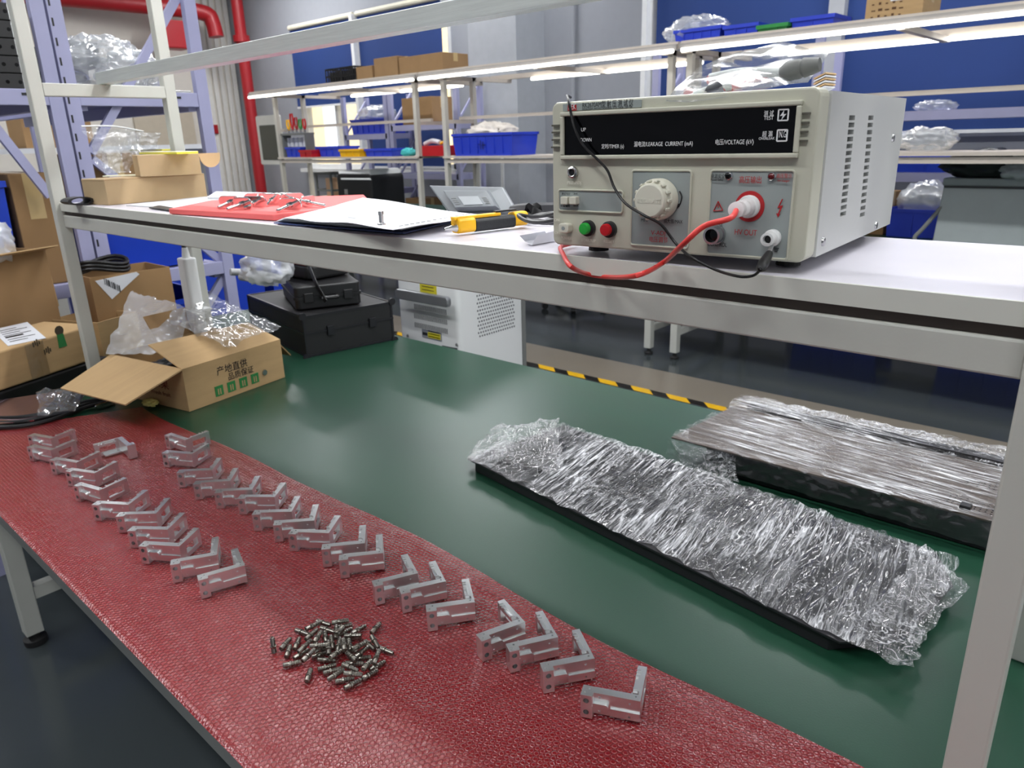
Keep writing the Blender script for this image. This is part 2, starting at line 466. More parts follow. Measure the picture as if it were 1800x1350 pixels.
MB().box(-0.18, 0.12, -0.75, -0.35, -0.45, -0.08).build('valve_box', RED, t, bevel=0.02)
tag(MB().box(XL, XL + 0.08, 6.0, 6.12, 1.62, 1.76).build('alarm_box', RED, bevel=0.01), 'small red fire alarm box on the white ribbed wall', 'alarm')
t = thing('notice', 'white wall notice with a red panel on the cream wall', 'sign', (XL + 0.005, 5.55, 1.45))
MB().box(0, 0.006, -0.24, 0.16, 0, 0.42).build('sheet', PAPER, t)
MB().box(0.006, 0.009, -0.06, 0.14, 0.1, 0.34).build('red_panel', REDP, t)

# ------------------------------------------------------------------ ceiling luminaires, with the added far-left pair
TUBE = mat('lit_tube', (255, 255, 255), 0.5, emit=(250, 252, 255), es=9.0)
cl0 = None
for i, (x, y) in enumerate(LUM):
    if cl0 is None:
        cl0 = thing('ceiling_light', 'long white ceiling light fitting out of view', 'lamp', (x, y, 3.88), group='ceiling light fittings')
        MB().box(-1.0, 1.0, -0.06, 0.06, -0.06, 0).build('housing', WHITE, cl0)
        MB().box(-0.97, 0.97, -0.05, 0.05, -0.075, -0.06).build('diffuser', TUBE, cl0)
    else: dup(cl0, (x, y, 3.88))

# ------------------------------------------------------------------ hazard tape on the floor
tm = bpy.data.materials.new('hazard_tape'); tm.use_nodes = True
nt = tm.node_tree; b = nt.nodes['Principled BSDF']; b.inputs['Roughness'].default_value = 0.35
wv = nt.nodes.new('ShaderNodeTexWave'); wv.bands_direction = 'DIAGONAL'; wv.inputs['Scale'].default_value = 2.6
rp = nt.nodes.new('ShaderNodeValToRGB'); rp.color_ramp.interpolation = 'CONSTANT'
rp.color_ramp.elements[0].color = lin((30, 28, 26)); rp.color_ramp.elements[1].position = 0.42; rp.color_ramp.elements[1].color = lin((226, 176, 30))
tcn = nt.nodes.new('ShaderNodeTexCoord'); nt.links.new(tcn.outputs['Object'], wv.inputs[0]); nt.links.new(wv.outputs['Fac'], rp.inputs[0]); nt.links.new(rp.outputs[0], b.inputs['Base Color'])
tag(MB().box(-7, 5, 3.51, 3.57, 0.0, 0.002).build('hazard_tape', tm), 'yellow and black striped hazard tape along the walkway', 'tape')

# ------------------------------------------------------------------ benches in the background
TSH = mat('tube_shelf_paint', (200, 190, 178), 0.45)
LED = mat('bench_led', (255, 255, 255), 0.5, emit=(255, 250, 240), es=7.0)
def far_bench(x0, x1, label, px0=None, px1=None, tube_x=None, li=.07, ri=.07):
    """double-depth bench like the near one: table, raised shelf, top rack with tube light"""
    t = thing('workbench', label, 'workbench', (0, 4.08, 0), group='workbenches in the back row')
    px0 = px0 or x0 + 0.08; px1 = px1 or x1 - 0.08
    mb = MB(); mb.box(x0, x1, 0, 1.33, 0.755, 0.776).build('table_board', GRAPH, t)
    MB().box(x0 + .002, x1 - .002, 0.002, 1.328, 0.776, 0.78).build('table_mat', GREEN, t)
    for lx in (x0 + li, x1 - ri):
        for ly in (0.14, 1.19):
            l = MB().box(lx - .025, lx + .025, ly - .025, ly + .025, 0.045, 0.755).build('leg', PAINT, t, bevel=.003)
            MB().lathe([(.028, 0), (.03, .012), (.014, .02), (.012, .05)], (lx, ly, 0), seg=14).build('foot', RUBBER, l)
    for q in ([(lx - .02, lx + .02, 0.165, 1.165, 0.16, 0.2) for lx in (x0 + li, x1 - ri)] + [(x0 + li, x1 - ri, 0.65, 0.69, 0.2, 0.24), (x0 + li, x1 - ri, 1.17, 1.21, 0.16, 0.2), (x0 + li, x1 - ri, 0.12, 0.16, 0.69, 0.75)]):
        MB().box(*q).build('stretcher', PAINT, t)
    for lx in (px0, px1):
        for ly in (0.40, 0.74):
            MB().box(lx - .02, lx + .02, ly, ly + .04, 0.78, 1.93).build('post', PAINT2, t)
    MB().box(px0 - .02, px1 + .02, 0.385, 0.79, 1.282, 1.30).build('shelf_board', TSH, t)
    MB().box(px0 + .02, px1 - .02, 0.40, 0.43, 1.243, 1.275).build('shelf_beam', TSH, t)
    MB().box(px0, px1, 0.58, 0.61, 1.59, 1.615).build('rail', TSH, t)
    for lx in (px0, px1): MB().box(lx - .015, lx + .015, 0.44, 0.74, 1.56, 1.59).build('crossbar', TSH, t)
    lo, hi = tube_x or (px0 - .1, px1 + .1)
    for ly in (0.33, 1.2): MB().box(lo, hi, ly, ly + .04, 1.93, 1.97).build('top_rail', TSH, t)
    for lx in (px0, px1, (px0 + px1) / 2): MB().box(lx - .02, lx + .02, 0.33, 1.24, 1.90, 1.93).build('top_bearer', TSH, t)
    MB().box(px0 - .05, px1 + .05, 0.37, 0.80, 1.955, 1.962).build('top_shelf', mat('top_mesh', (150, 152, 158), 0.5), t)
    mb = MB()
    mb.box(lo, hi, 0.312, 0.33, 1.922, 1.955).build('light_channel', mat('channel_grey', (150, 146, 142), .5), t)
    MB().tube([(lo + .02, 0.309, 1.916), (hi - .02, 0.309, 1.916)], 0.0115, 10).build('light_tube', LED, t)
    MB().tube([(px0 + .3, 1.19, 1.915), (px1 - .2, 1.19, 1.915)], 0.013, 8).build('rear_light_tube', LED, t)
    return t
far_bench(-7.5, -5.08, 'back-row workbench at the far left, tool bins on its raised shelf', -7.40, -5.16, (-7.74, -5.03))
far_bench(-4.98, -2.555, 'middle back-row workbench with one large blue bin on its raised shelf', -4.80, -2.66, (-5.0, -2.57), ri=.035)
far_bench(-2.55, 0.10, 'right-hand back-row workbench carrying the grey instrument', -2.525, -0.05, (-2.55, 0.0), li=.16)
far_bench(0.18, 2.7, 'workbench at the right end of the back row')

# ------------------------------------------------------------------ lavender racks along the back wall
def rack(x0, x1, y0, y1, decks, h, label, posts=None, brace=True):
    t = thing('storage_rack', label, 'rack', ((x0 + x1) / 2, (y0 + y1) / 2, 0), group=None)
    I = mtx(t).inverted()
    for x in posts or (x0, x1):
        for y in (y0, y1):
            MB().box(x - .03, x + .03, y - .02, y + .02, 0, h).build('upright', LAV, t, inv=I)
    for z in decks:
        MB().box(x0, x1, y0 - .02, y1 + .02, z - .06, z).build('deck', LAV, t, inv=I)
    if brace:
        mb = MB()
        for x in (x0, x1):
            for k in range(len(decks)): mb.bar((x, y0, decks[k]), (x, y1, decks[k] + .4), .02, .02)
        mb.build('brace', LAV, t, inv=I)
    return t
rack(-6.97, -5.9, 5.7, 6.05, [0.55, 1.08, 1.60], 2.0, 'lavender rack below the blind with a blue bin and cartons, left of the pillar')
rack(-7.86, -7.05, 5.7, 6.05, [0.9, 1.52], 1.95, 'grey wire rack standing in front of the bright window')
rack(-3.54, 0.9, 5.75, 6.15, [0.55, 1.13, 1.53], 2.05, 'long lavender rack behind the test instrument with blue bins', posts=(-3.54, -2.2, -0.72, 0.9))

# ------------------------------------------------------------------ bins, boxes and tools on the back row
def bin_(name, x0, x1, y0, y1, z, h, m, label, group=None, ribs=5, cat='bin'):
    """open plastic bin, tapered, with rim and ribs"""
    cx, cy = (x0 + x1) / 2, (y0 + y1) / 2
    t = thing(name, label, cat, (cx, cy, z), group=group)
    a, b_ = (x1 - x0) / 2, (y1 - y0) / 2; tp = 0.93; w_ = 0.006
    mb = MB()
    def ring(s, zz, ins=0): return [(-a * s + ins, -b_ * s + ins, zz), (a * s - ins, -b_ * s + ins, zz), (a * s - ins, b_ * s - ins, zz), (-a * s + ins, b_ * s - ins, zz)]
    vs = ring(tp, 0) + ring(1, h) + ring(1, h, w_) + ring(tp, 0.006, w_)
    fs = [(0, 3, 2, 1)]
    for k in range(4):
        k2 = (k + 1) % 4
        fs += [(k, k2, 4 + k2, 4 + k), (4 + k, 4 + k2, 8 + k2, 8 + k), (8 + k, 8 + k2, 12 + k2, 12 + k)]
    fs.append((12, 13, 14, 15))
    mb.add(vs, fs)
    for i in range(1, ribs):
        x = -a * .95 + 2 * a * .95 * i / ribs
        mb.box(x - .002, x + .002, -b_ - .002, -b_ * tp + .004, h * .1, h * .9)
    mb.build('body', m, t)
    MB().box(-a - .006, a + .006, -b_ - .006, -b_ + .001, h - .02, h).box(-a - .006, a + .006, b_ - .001, b_ + .006, h - .02, h).box(-a - .006, -a + .001, -b_, b_, h - .02, h).box(a - .001, a + .006, -b_, b_, h - .02, h).build('rim', m, t)
    return t
def carton(name, x0, x1, y0, y1, z, h, label, m=None, group=None, tape=True, flaps=False):
    t = thing(name, label, 'carton', ((x0 + x1) / 2, (y0 + y1) / 2, z), group=group)
    a, b_ = (x1 - x0) / 2, (y1 - y0) / 2
    MB().box(-a, a, -b_, b_, 0, h).build('body', m or CARD, t, bevel=.003)
    if tape: MB().box(-a - .0008, a + .0008, -.025, .025, h * .6, h + .001).build('tape', mat('tape_tan', (196, 170, 120), 0.3), t)
    if flaps:
        MB().hexa([(-a, -b_, h), (a, -b_, h), (a, -b_ + .004, h), (-a, -b_ + .004, h), (-a, b_ * .1, h + a * .5), (a, b_ * .1, h + a * .5), (a, b_ * .1 + .004, h + a * .5), (-a, b_ * .1 + .004, h + a * .5)]).build('flap', m or CARD, t)
    return t
T = 1.962
def crate(x0, x1, label):
    t = thing('black_crate', label, 'crate', ((x0 + x1) / 2, 4.68, T), group='black slotted crates on the far shelf')
    a = (x1 - x0) / 2; mb = MB()
    n = 6
    for i in range(n + 1):
        x = -a + 2 * a * i / n
        mb.box(x - .006, x + .006, -.12, -.114, 0, .15).box(x - .006, x + .006, .114, .12, 0, .15)
    for z0_ in (0, .07, .135): mb.box(-a, a, -.12, -.11, z0_, z0_ + .015).box(-a, a, .11, .12, z0_, z0_ + .015).box(-a, -a + .01, -.12, .12, z0_, z0_ + .015).box(a - .01, a, -.12, .12, z0_, z0_ + .015)
    mb.box(-a, a, -.12, .12, 0, .01)
    mb.box(-a + .02, a - .02, -.09, .09, .01, .12)
    mb.build('crate_body', BLACK, t)
crate(-6.53, -6.29, 'black slotted crate on the far top shelf, left of its twin')
crate(-6.27, -6.06, 'black slotted crate on the far top shelf, beside the small carton')
carton('carton', -6.04, -5.80, 4.56, 4.8, T, .13, 'small brown carton on the far top shelf, next to the black crates', CARD2)
carton('carton', -5.77, -5.44, 4.56, 4.8, T, .18, 'medium brown carton with a pale label on the far top shelf', CARD2, flaps=False)
carton('carton', -5.42, -4.86, 4.56, 4.86, T, .16, 'long brown carton at the right end of the far top shelf row', CARD2)
bin_('parts_bin', -2.68, -2.36, 4.55, 4.8, T, .09, BLUE, 'small blue bin holding a clear bag, above the pillar end of the tube light')
bin_('parts_bin', -2.34, -2.12, 4.55, 4.8, T, .08, BLUE, 'small blue bin directly left of the green bin', ribs=3)
bin_('parts_bin', -2.11, -1.93, 4.52, 4.8, T, .055, GREENB, 'small green bin between two blue bins on the top shelf', ribs=3)
bin_('parts_bin', -1.92, -1.68, 4.55, 4.8, T, .075, BLUE, 'pale blue bin right of the green bin', ribs=2)
BAG = film('bag_film', haze=0.22, rough=0.22, bscale=30, bump=0.7, fac=.06)
tag(crumple_blob((-2.60, 4.68, T + .09), (.2, .12, .08), .25, 2.2, 3.1).build('clear_bag', BAG, smooth='all'), 'clear crumpled plastic bag heaped in the small blue bin', 'bag')
t = carton('carton', -1.50, -1.22, 4.5, 4.82, T, .135, 'brown carton with printed side and open flaps at the top right', CARD)
MB().hexa([(-.14, -.16, .135), (.14, -.16, .135), (.14, -.156, .135), (-.14, -.156, .135), (-.06, -.03, .19), (.10, -.03, .19), (.10, -.026, .19), (-.06, -.026, .19)]).build('flap', CARD, t)
MB().box(-.02, .04, -.162, -.1605, .09, .115).build('label', PAPER, t)
mb = MB()
for r_ in range(3):
    for c_ in range(5): mb.box(-.11 + c_ * .034, -.098 + c_ * .034 + .008 * (r_ % 2), -.1615, -.1602, .02 + r_ * .03, .026 + r_ * .03 + .006 * (c_ % 2))
mb.build('print', mat('box_print', (90, 60, 35), 0.8), t)
# left bench shelf: tools and bins (z 1.30)
S = 1.3005
bin_('parts_bin', -7.30, -7.02, 4.50, 4.75, S, .10, BLUE, 'blue bin at the left end of the far raised shelf', ribs=3)
bin_('parts_bin', -7.00, -6.78, 4.47, 4.62, S, .07, REDP, 'small red bin between blue bins on the far raised shelf', ribs=2)
bin_('parts_bin', -6.76, -6.42, 4.55, 4.80, S, .10, BLUE, 'blue bin between the red bin and the yellow bin', ribs=3)
bin_('parts_bin', -6.30, -5.98, 4.47, 4.62, S, .07, YELLOW, 'yellow bin on the far raised shelf', ribs=3)
bin_('parts_bin', -5.96, -5.56, 4.52, 4.75, S, .07, BLUE, 'low blue bin right of the yellow bin', ribs=3)
tag(crumple_blob((-5.42, 4.6, S + .03), (.07, .05, .035), .3, 2.5, 1.2).build('cloth_bundle', mat('teal_cloth', (70, 190, 190), 0.7), smooth='all'), 'turquoise cloth bundle on the far raised shelf', 'cloth')
def tool(x, y, z, c, label, h=.1):
    t = thing('pliers', label, 'pliers', (x, y, z), group='pliers standing in the far tool holder')
    MB().tube([(0, 0, 0), (-.02, 0, h * .5), (-.012, 0, h)], .009, 8, smooth_pts=3).build('handle', c, t)
    MB().tube([(.01, 0, 0), (.03, 0, h * .5), (.02, 0, h)], .009, 8, smooth_pts=3).build('handle', c, t)
    MB().bar((0, 0, -.03), (0, 0, .01), .02, .012).build('jaw', STEEL, t)
hold = thing('tool_holder', 'grey tool holder shelf fixed above the far bench end', 'tool holder', (-7.15, 4.55, 1.50))
MB().box(-.2, .25, -.06, .06, .02, .04).build('plate', GRAPH, hold); MB().box(-.2, -.18, -.05, .05, -.2, .02).build('bracket', GRAPH, hold); MB().box(.23, .25, -.05, .05, -.2, .02).build('bracket', GRAPH, hold)
for k, (c, dz) in enumerate([(YELLOW, 0), (REDP, .06), (RED, .02), (GREENB, 0), (REDP, 0)]):
    tool(-7.28 + k * .075, 4.55, 1.575, c, ['pliers with yellow grips at the left end of the far tool holder', 'tall red pliers in the far tool holder', 'dark red pliers in the middle of the far tool holder', 'green gripped pliers in the far tool holder', 'red gripped pliers at the right of the far tool holder'][k], .1 + dz)
t = thing('file_stack', 'white files standing beneath the far tool holder', 'files', (-7.15, 4.6, S + .105))
for k in range(5): MB().box(-.2 + k * .08, -.15 + k * .08, -.05, .05, 0, .09).build('sleeve', PAPER, t)
t = thing('wall_display', 'white-framed display panel leaning beside the red riser pipe', 'display', (-9.3, 5.5, 1.18))
MB().rbox(-.27, .27, 0, .05, 0, .62, .03, axis='y').build('frame', mat('display_frame', (215, 213, 205), 0.5), t)
MB().box(-.2, .22, -.004, 0, .06, .5).build('screen', mat('display_screen', (60, 62, 52), 0.2), t)
# black lidded box
t = thing('storage_case', 'black case with a white lid on the far table', 'case', (-6.2, 4.75, .7805), rz=.1)
MB().rbox(-.26, .24, -.22, .22, 0, .36, .05, axis='y').build('body', BLACK, t, bevel=.01)
MB().hexa([(-.20, -.225, .30), (.24, -.225, .30), (.24, .22, .30), (-.20, .22, .30), (-.26, -.2, .385), (.20, -.2, .40), (.20, .2, .40), (-.26, .2, .385)]).build('lid', WHITE, t, bevel=.01)
MB().box(-.16, -.11, -.224, -.22, .16, .21).build('badge', STEEL, t)
t = thing('display_frame_box', 'small grey framed glass cabinet left of the black case', 'cabinet', (-6.85, 4.75, .7805))
mb = MB()
for x in (-.13, .13):
    for y in (-.12, .12): mb.bar((x, y, 0), (x, y, .36), .02, .02)
for z in (0.01, .18, .35):
    mb.bar((-.13, -.12, z), (.13, -.12, z), .02, .02); mb.bar((-.13, .12, z), (.13, .12, z), .02, .02); mb.bar((-.13, -.12, z), (-.13, .12, z), .02, .02); mb.bar((.13, -.12, z), (.13, .12, z), .02, .02)
mb.build('frame', GRAPH, t); MB().box(-.07, .03, -.05, .05, .02, .3).build('contents', mat('peach', (235, 190, 150), 0.6), t)
tag(MB().box(-7.45, -7.02, 4.6, 5.2, .7805, .86).build('cream_box', mat('cream_plastic', (232, 220, 190), 0.5), bevel=.01), 'cream flat box on the far table under the bright window', 'box')
# middle bench: red spool, large blue bin
t = thing('wire_spool', 'red spool of wire on the far raised shelf, left of the large blue bin', 'spool', (-5.06, 4.62, S))
MB().rbox(-.18, .20, -.1, .1, 0, .085, .02).build('tray', REDP, t)
MB().tube([(-.15, 0, .1), (-.05, 0, .125), (.05, 0, .11)], .02, 8, smooth_pts=4).build('wire_coil', PAPER, t)
MB().tube([(.05, 0, .1), (.1, .03, .12), (.16, 0, .1)], .012, 8, smooth_pts=4).build('wire_tail', YELLOW, t)
bb = bin_('parts_bin', -4.72, -4.04, 4.49, 4.80, S, .175, BLUE, 'large blue ribbed bin full of pale packing on the far raised shelf', ribs=7)
MB().box(-.005, .0, -.1625, -.161, .05, .12).box(.01, .05, -.1625, -.161, .08, .085).box(.02, .026, -.1625, -.161, .05, .11).box(-.03, -.01, -.1625, -.161, .085, .09).build('pen_mark', BLACK, bb)
tag(crumple_blob((-4.40, 4.65, S + .17), (.22, .11, .075), .35, 2.6, 9.4).build('packing_film', mat('pale_packing', (225, 218, 210), 0.6), smooth='all'), 'pale packing film heaped in the large blue bin', 'packing')
# right bench: grey instrument and bags
GI = mat('instrument_grey', (142, 150, 150), 0.5)
t = thing('bench_instrument', 'grey sloped instrument with a carry handle on the far right bench', 'instrument', (-.82, 4.80, .7805), rz=.02)
MB().prism([(-.11, 0), (.16, 0), (.16, .36), (-.03, .36)], -.24, .28, 'x').build('body', GI, t, bevel=.006)
MB().box(-.245, .285, -.045, .165, .335, .375).build('lid', mat('instrument_top', (160, 168, 168), 0.5), t, bevel=.006)
MB().box(-.235, .2, -.049, -.044, .325, .333).build('seam', BLACK, t)
mb = MB()
for k in range(34): mb.box(-.22 + k * .014, -.215 + k * .014, -.115, -.108, .01, .03)
mb.build('vent', GRAPH, t)
MB().tube([(-.23, -.05, .22), (-.30, -.1, .10), (-.33, -.12, .05), (-.30, -.12, .02), (-.22, -.1, .02)], .012, 8, smooth_pts=5).build('carry_handle', GRAPH, t, smooth=True)
tag(crumple_blob((-.88, 4.82, .7805 + .375 + .07), (.19, .1, .075), .22, 2.0, 5.5, flat=.1).build('black_bag', mat('bag_black', (16, 18, 24), 0.35), smooth='all'), 'crumpled black plastic bag on the grey instrument', 'bag')
tag(crumple_blob((-.68, 4.78, .7805 + .375 + .055), (.13, .1, .065), .3, 2.4, 6.5, flat=.1).build('white_bag', film('milky_bag', haze=.55, rough=.2, bscale=30), smooth='all'), 'milky plastic bag on the grey instrument beside the black bag', 'bag')
bin_('parts_bin', -1.42, -1.12, 5.06, 5.34, .7805, .17, BLUE, 'blue tray on the far green table, left of the grey instrument', ribs=2)
carton('carton', -1.66, -1.44, 5.1, 5.38, .7805, .26, 'carton partly hidden behind the test instrument on the far green table', CARD2)
tag(crumple_blob((-1.24, 5.22, .98), (.15, .1, .12), .2, 2.0, 4.4).build('bubble_bag', film('bubble_bag_film', haze=.35, rough=.2, bscale=50), smooth='all'), 'bubble wrap stuffed in the blue tray on the far table', 'bag')
bin_('parts_bin', -1.62, -1.22, 5.8, 6.1, 1.1305, .12, BLUED, 'dark blue bin on the long rack, left of its twin', group='dark blue bins on the long rack', ribs=2)
bin_('parts_bin', -1.19, -.78, 5.8, 6.1, 1.1305, .12, BLUED, 'dark blue bin on the long rack, right of its twin', group='dark blue bins on the long rack', ribs=2)
tag(crumple_blob((-1.45, 5.95, 1.56), (.12, .1, .035), .3, 2.4, 2.5, flat=.1).build('film_bundle', BAG, smooth='all'), 'clear film bundle on the upper deck of the long rack', 'bundle')
tag(crumple_blob((-1.5, 4.66, S + .06), (.09, .1, .06), .3, 2.4, 7.5, flat=.1).build('clear_bag', BAG, smooth='all'), 'clear bag on the far raised shelf just right of the test instrument', 'bag')
tag(crumple_blob((-1.15, 4.66, S + .06), (.13, .1, .06), .3, 2.4, 8.5, flat=.1).build('clear_bag', BAG, smooth='all'), 'clear crumpled bag on the far raised shelf above the grey instrument', 'bag')
# rack contents left of the pillar
bin_('parts_bin', -7.78, -7.10, 5.72, 6.03, 1.5205, .17, BLUE, 'blue bin of wrapped parts on the wire rack in front of the window', ribs=6)
tag(crumple_blob((-7.45, 5.88, 1.74), (.28, .12, .09), .3, 2.4, 11.5).build('wrapped_parts', BAG, smooth='all'), 'plastic wrapped parts heaped above the blue bin by the window', 'packing')
carton('carton', -6.80, -6.30, 5.72, 6.02, 1.6005, .28, 'tall brown carton on the lavender rack behind the posts', CARD2)
carton('carton', -6.85, -6.55, 5.72, 6.02, .5505, .25, 'brown carton on the low deck of the lavender rack', CARD2)
t = thing('plastic_chair', 'white plastic chair with a slotted back beyond the benches', 'chair', (-5.58, 5.64, 0))
MB().rbox(-.2, .2, -.2, .2, .44, .465, .05).build('seat', WHITE, t); b_ = MB().rbox(-.2, .2, .2, .22, 1.25, 1.6, .08, axis='y').build('backrest', WHITE, t)
MB().box(-.05, .05, .195, .2, 1.45, 1.52).build('back_slot', GRAPH, b_)
for x in (-.17, .17):
    MB().bar((x, .19, .44), (x, .21, 1.3), .03, .02).build('back_post', WHITE, t)
    for y in (-.17, .17): MB().bar((x, y, 0), (x, y, .44), .03, .03).build('leg', WHITE, t)
# bins under the back row, seen as reflections on the floor
bin_('parts_bin', -2.0, -1.4, 5.2, 5.6, .0, .3, BLUED, 'dark blue bin on the floor under the back row, nearer the table legs', ribs=4)
bin_('parts_bin', -1.05, -.5, 5.2, 5.6, .0, .3, BLUED, 'dark blue bin on the floor under the right end of the back row', ribs=4)
t = thing('office_chair', 'office chair pushed under the middle back-row bench, seen by its castors', 'chair', (-3.9, 5.1, 0))
MB().lathe([(.03, .09), (.03, .42)]).build('column', CHROME, t)
MB().rbox(-.23, .23, -.23, .23, .42, .5, .06).build('seat', BLACK, t, bevel=.01)
MB().rbox(-.22, .22, .21, .25, .52, .74, .05, axis='y').build('backrest', BLACK, t)
for k in range(5):
    a = 2 * pi * k / 5 + .3
    l = MB().bar((0, 0, .1), (.27 * cos(a), .27 * sin(a), .07), .035, .03).build('base_arm', CHROME, t)
    MB().lathe([(.028, -.02), (.028, .02)], (.27 * cos(a), .27 * sin(a), .028), (cos(a + 1.57), sin(a + 1.57), 0), seg=12).build('castor', BLACK, l)
# ------------------------------------------------------------------ the near workbench
TZ = 0.78
wb = thing('workbench', 'large grey steel workbench with a green top and a raised white shelf in the foreground', 'workbench', (-1.2, 0.264, 0))
I = mtx(wb).inverted()
MB().box(-2.86, 0.62, 0.264, 1.59, 0.752, 0.777).build('table_board', GRAPH, wb, inv=I, bevel=.002)
MB().box(-2.86, 0.62, 0.2645, 1.589, 0.777, 0.780).build('green_top', GREEN, wb, inv=I)
for lx in (-2.385, -0.02):
    for ly in (0.405, 1.45):
        l = MB().box(lx - .024, lx + .024, ly - .024, ly + .024, 0.04, 0.752).build('leg', PAINT, wb, inv=I, bevel=.003)
        MB().lathe([(.030, 0), (.032, .006), (.032, .02), (.014, .026), (.012, .045)], (lx, ly, 0), seg=20).build('foot', RUBBER, l, inv=I, smooth=True)
for q in ((-2.403, -2.367, .43, 1.426, .15, .19), (-.038, -.002, .43, 1.426, .15, .19), (-2.36, -.044, 1.43, 1.47, .15, .19), (-2.36, -.044, .39, .42, .70, .75), (-2.36, -.044, .90, .94, .15, .19)):
    MB().box(*q).build('stretcher', PAINT, wb, inv=I)
PW = .031
POSTX = (-2.23, -0.074)
for lx in POSTX:
    for ly in (.66, .998):
        MB().box(lx, lx + PW, ly, ly + PW, TZ, 2.20).build('post', PAINT, wb, inv=I, bevel=.0025)
MB().box(-2.2, -.0745, .676, 1.0, 1.281, 1.3).build('shelf_board', WHITE_TOP, wb, inv=I, bevel=.0015)
MB().box(-2.2, -.0745, .672, .676, 1.281, 1.3005).build('shelf_edging', EDGE, wb, inv=I)
MB().box(-2.2, -.0745, .68, .985, 1.270, 1.281).build('gap_shade_slab', GAPSHADE, wb, inv=I)  # dark slab standing for the shade between board and beam
MB().box(-2.2, -.0745, .674, .70, 1.2385, 1.270).box(-2.2, -.0745, .97, .995, 1.2385, 1.270).box(-2.2, -2.17, .70, .97, 1.2385, 1.27).build('shelf_beam', PAINT, wb, inv=I, bevel=.002)
for lx in POSTX: MB().box(lx, lx + PW, .66 + PW, .998, 1.562, 1.593).build('crossbar', PAINT, wb, inv=I, bevel=.002)
MB().box(-2.215, -.06, .826, .856, 1.593, 1.622).build('rail', ALU, wb, inv=I, bevel=.001)
mb = MB(); mb.box(-2.3, 0, .64, .68, 2.2, 2.24).box(-2.3, 0, 1.0, 1.04, 2.2, 2.24)
for lx in POSTX: mb.box(lx, lx + PW, .68, 1.0, 2.2, 2.24)
mb.build('top_rail', PAINT, wb, inv=I)
MB().tube([(-2.2, .66, 2.235 - .045), (-.05, .66, 2.235 - .045)], .014, 8).build('light_tube', LED, wb, inv=I)
# cable-tied power strip and its lead on the rear left post
ps = thing('power_strip', 'white power strip strapped to the rear left post below the shelf', 'power strip', (-2.19, .975, .98))
MB().rbox(-.026, .026, -.02, .02, -.14, .14, .01, axis='z').build('casing', WHITE, ps, bevel=.004)
MB().lathe([(.012, 0), (.008, .03)], (0, 0, .14), seg=12).build('cable_gland', WHITE, ps)
MB().tube([(0, 0, .165), (-.02, 0, .22), (-.05, 0, .29), (-.06, 0, .33)], .007, 8, smooth_pts=5).build('cable', BLACK, ps, smooth=True)
for z in (-.02, -.12): MB().box(-.029, .029, -.023, .04, z, z + .005).build('cable_tie', WHITE, ps)
# ------------------------------------------------------------------ lavender racks beyond the left end of the bench
XR = -2.90
rk = thing('storage_rack', 'tall lavender steel rack standing beyond the left end of the workbench', 'rack', (-3.9, 1.22, 0))
Ir = mtx(rk).inverted()
def up(x, y, w_=.045, d=.03, par=rk, inv=Ir):
    mb = MB().box(x - d, x, y, y + w_, 0, 2.6)
    if abs(x - XR) < .01 and y > .95 and y < 1:
        mb.cur = 1
        for k in range(40): mb.box(x - .0005, x + .0006, y + .006, y + .012, .2 + k * .06, .225 + k * .06)
    return mb.build('upright', [LAV, BLACK], par, inv=inv)
for x in (XR, -4.9):
    for y in (.973, 1.438): up(x, y)
def beam(z, par, inv, y0, y1):
    MB().box(XR - .03, XR - .002, y0, y1, z - .045, z + .005).build('side_beam', LAV, par, inv=inv, bevel=.002)
    for yy in (y0, y1 - .03): MB().box(-4.9, XR - .03, yy, yy + .03, z - .06, z).build('beam', LAV, par, inv=inv)
    MB().box(-4.9, XR - .03, y0 + .03, y1 - .03, z - .012, z).build('deck', mat('deck_grey', (120, 120, 150), .5), par, inv=inv)
for z in (1.62, .98, .35): beam(z, rk, Ir, 1.018, 1.438)
def strut(a, b, par, inv): MB().bar(a, b, .022, .028).build('diagonal', LAV, par, inv=inv)
strut((XR - .035, 1.03, 1.42), (XR - .035, 1.45, 1.98), rk, Ir); strut((XR - .035, 1.45, .98), (XR - .035, 1.03, 1.40), rk, Ir); strut((XR - .035, 1.03, .42), (XR - .035, 1.45, .92), rk, Ir)
MB().box(XR - .001, XR + .0002, 1.352, 1.372, 1.603, 1.611).build('slot', BLACK, rk, inv=Ir)
rk2 = thing('storage_rack', 'lavender steel rack at the far left edge, holding the black boxes', 'rack', (-3.9, .69, 0))
Ir2 = mtx(rk2).inverted()
for x in (XR, -4.9):
    for y in (.43, .923): up(x, y, .042, par=rk2, inv=Ir2)
def beam2(z):
    beam(z, rk2, Ir2, .472, .923)
for z in (1.62, .98, .35): beam2(z)
strut((XR - .035, .47, 1.40), (XR - .035, .93, 1.05), rk2, Ir2) if False else strut(atx(-10, 222, XR + .001), atx(88, 345, XR + .001), rk2, Ir2)
MB().box(XR - .001, XR + .0002, .845, .865, 1.605, 1.613).build('slot', BLACK, rk2, inv=Ir2)
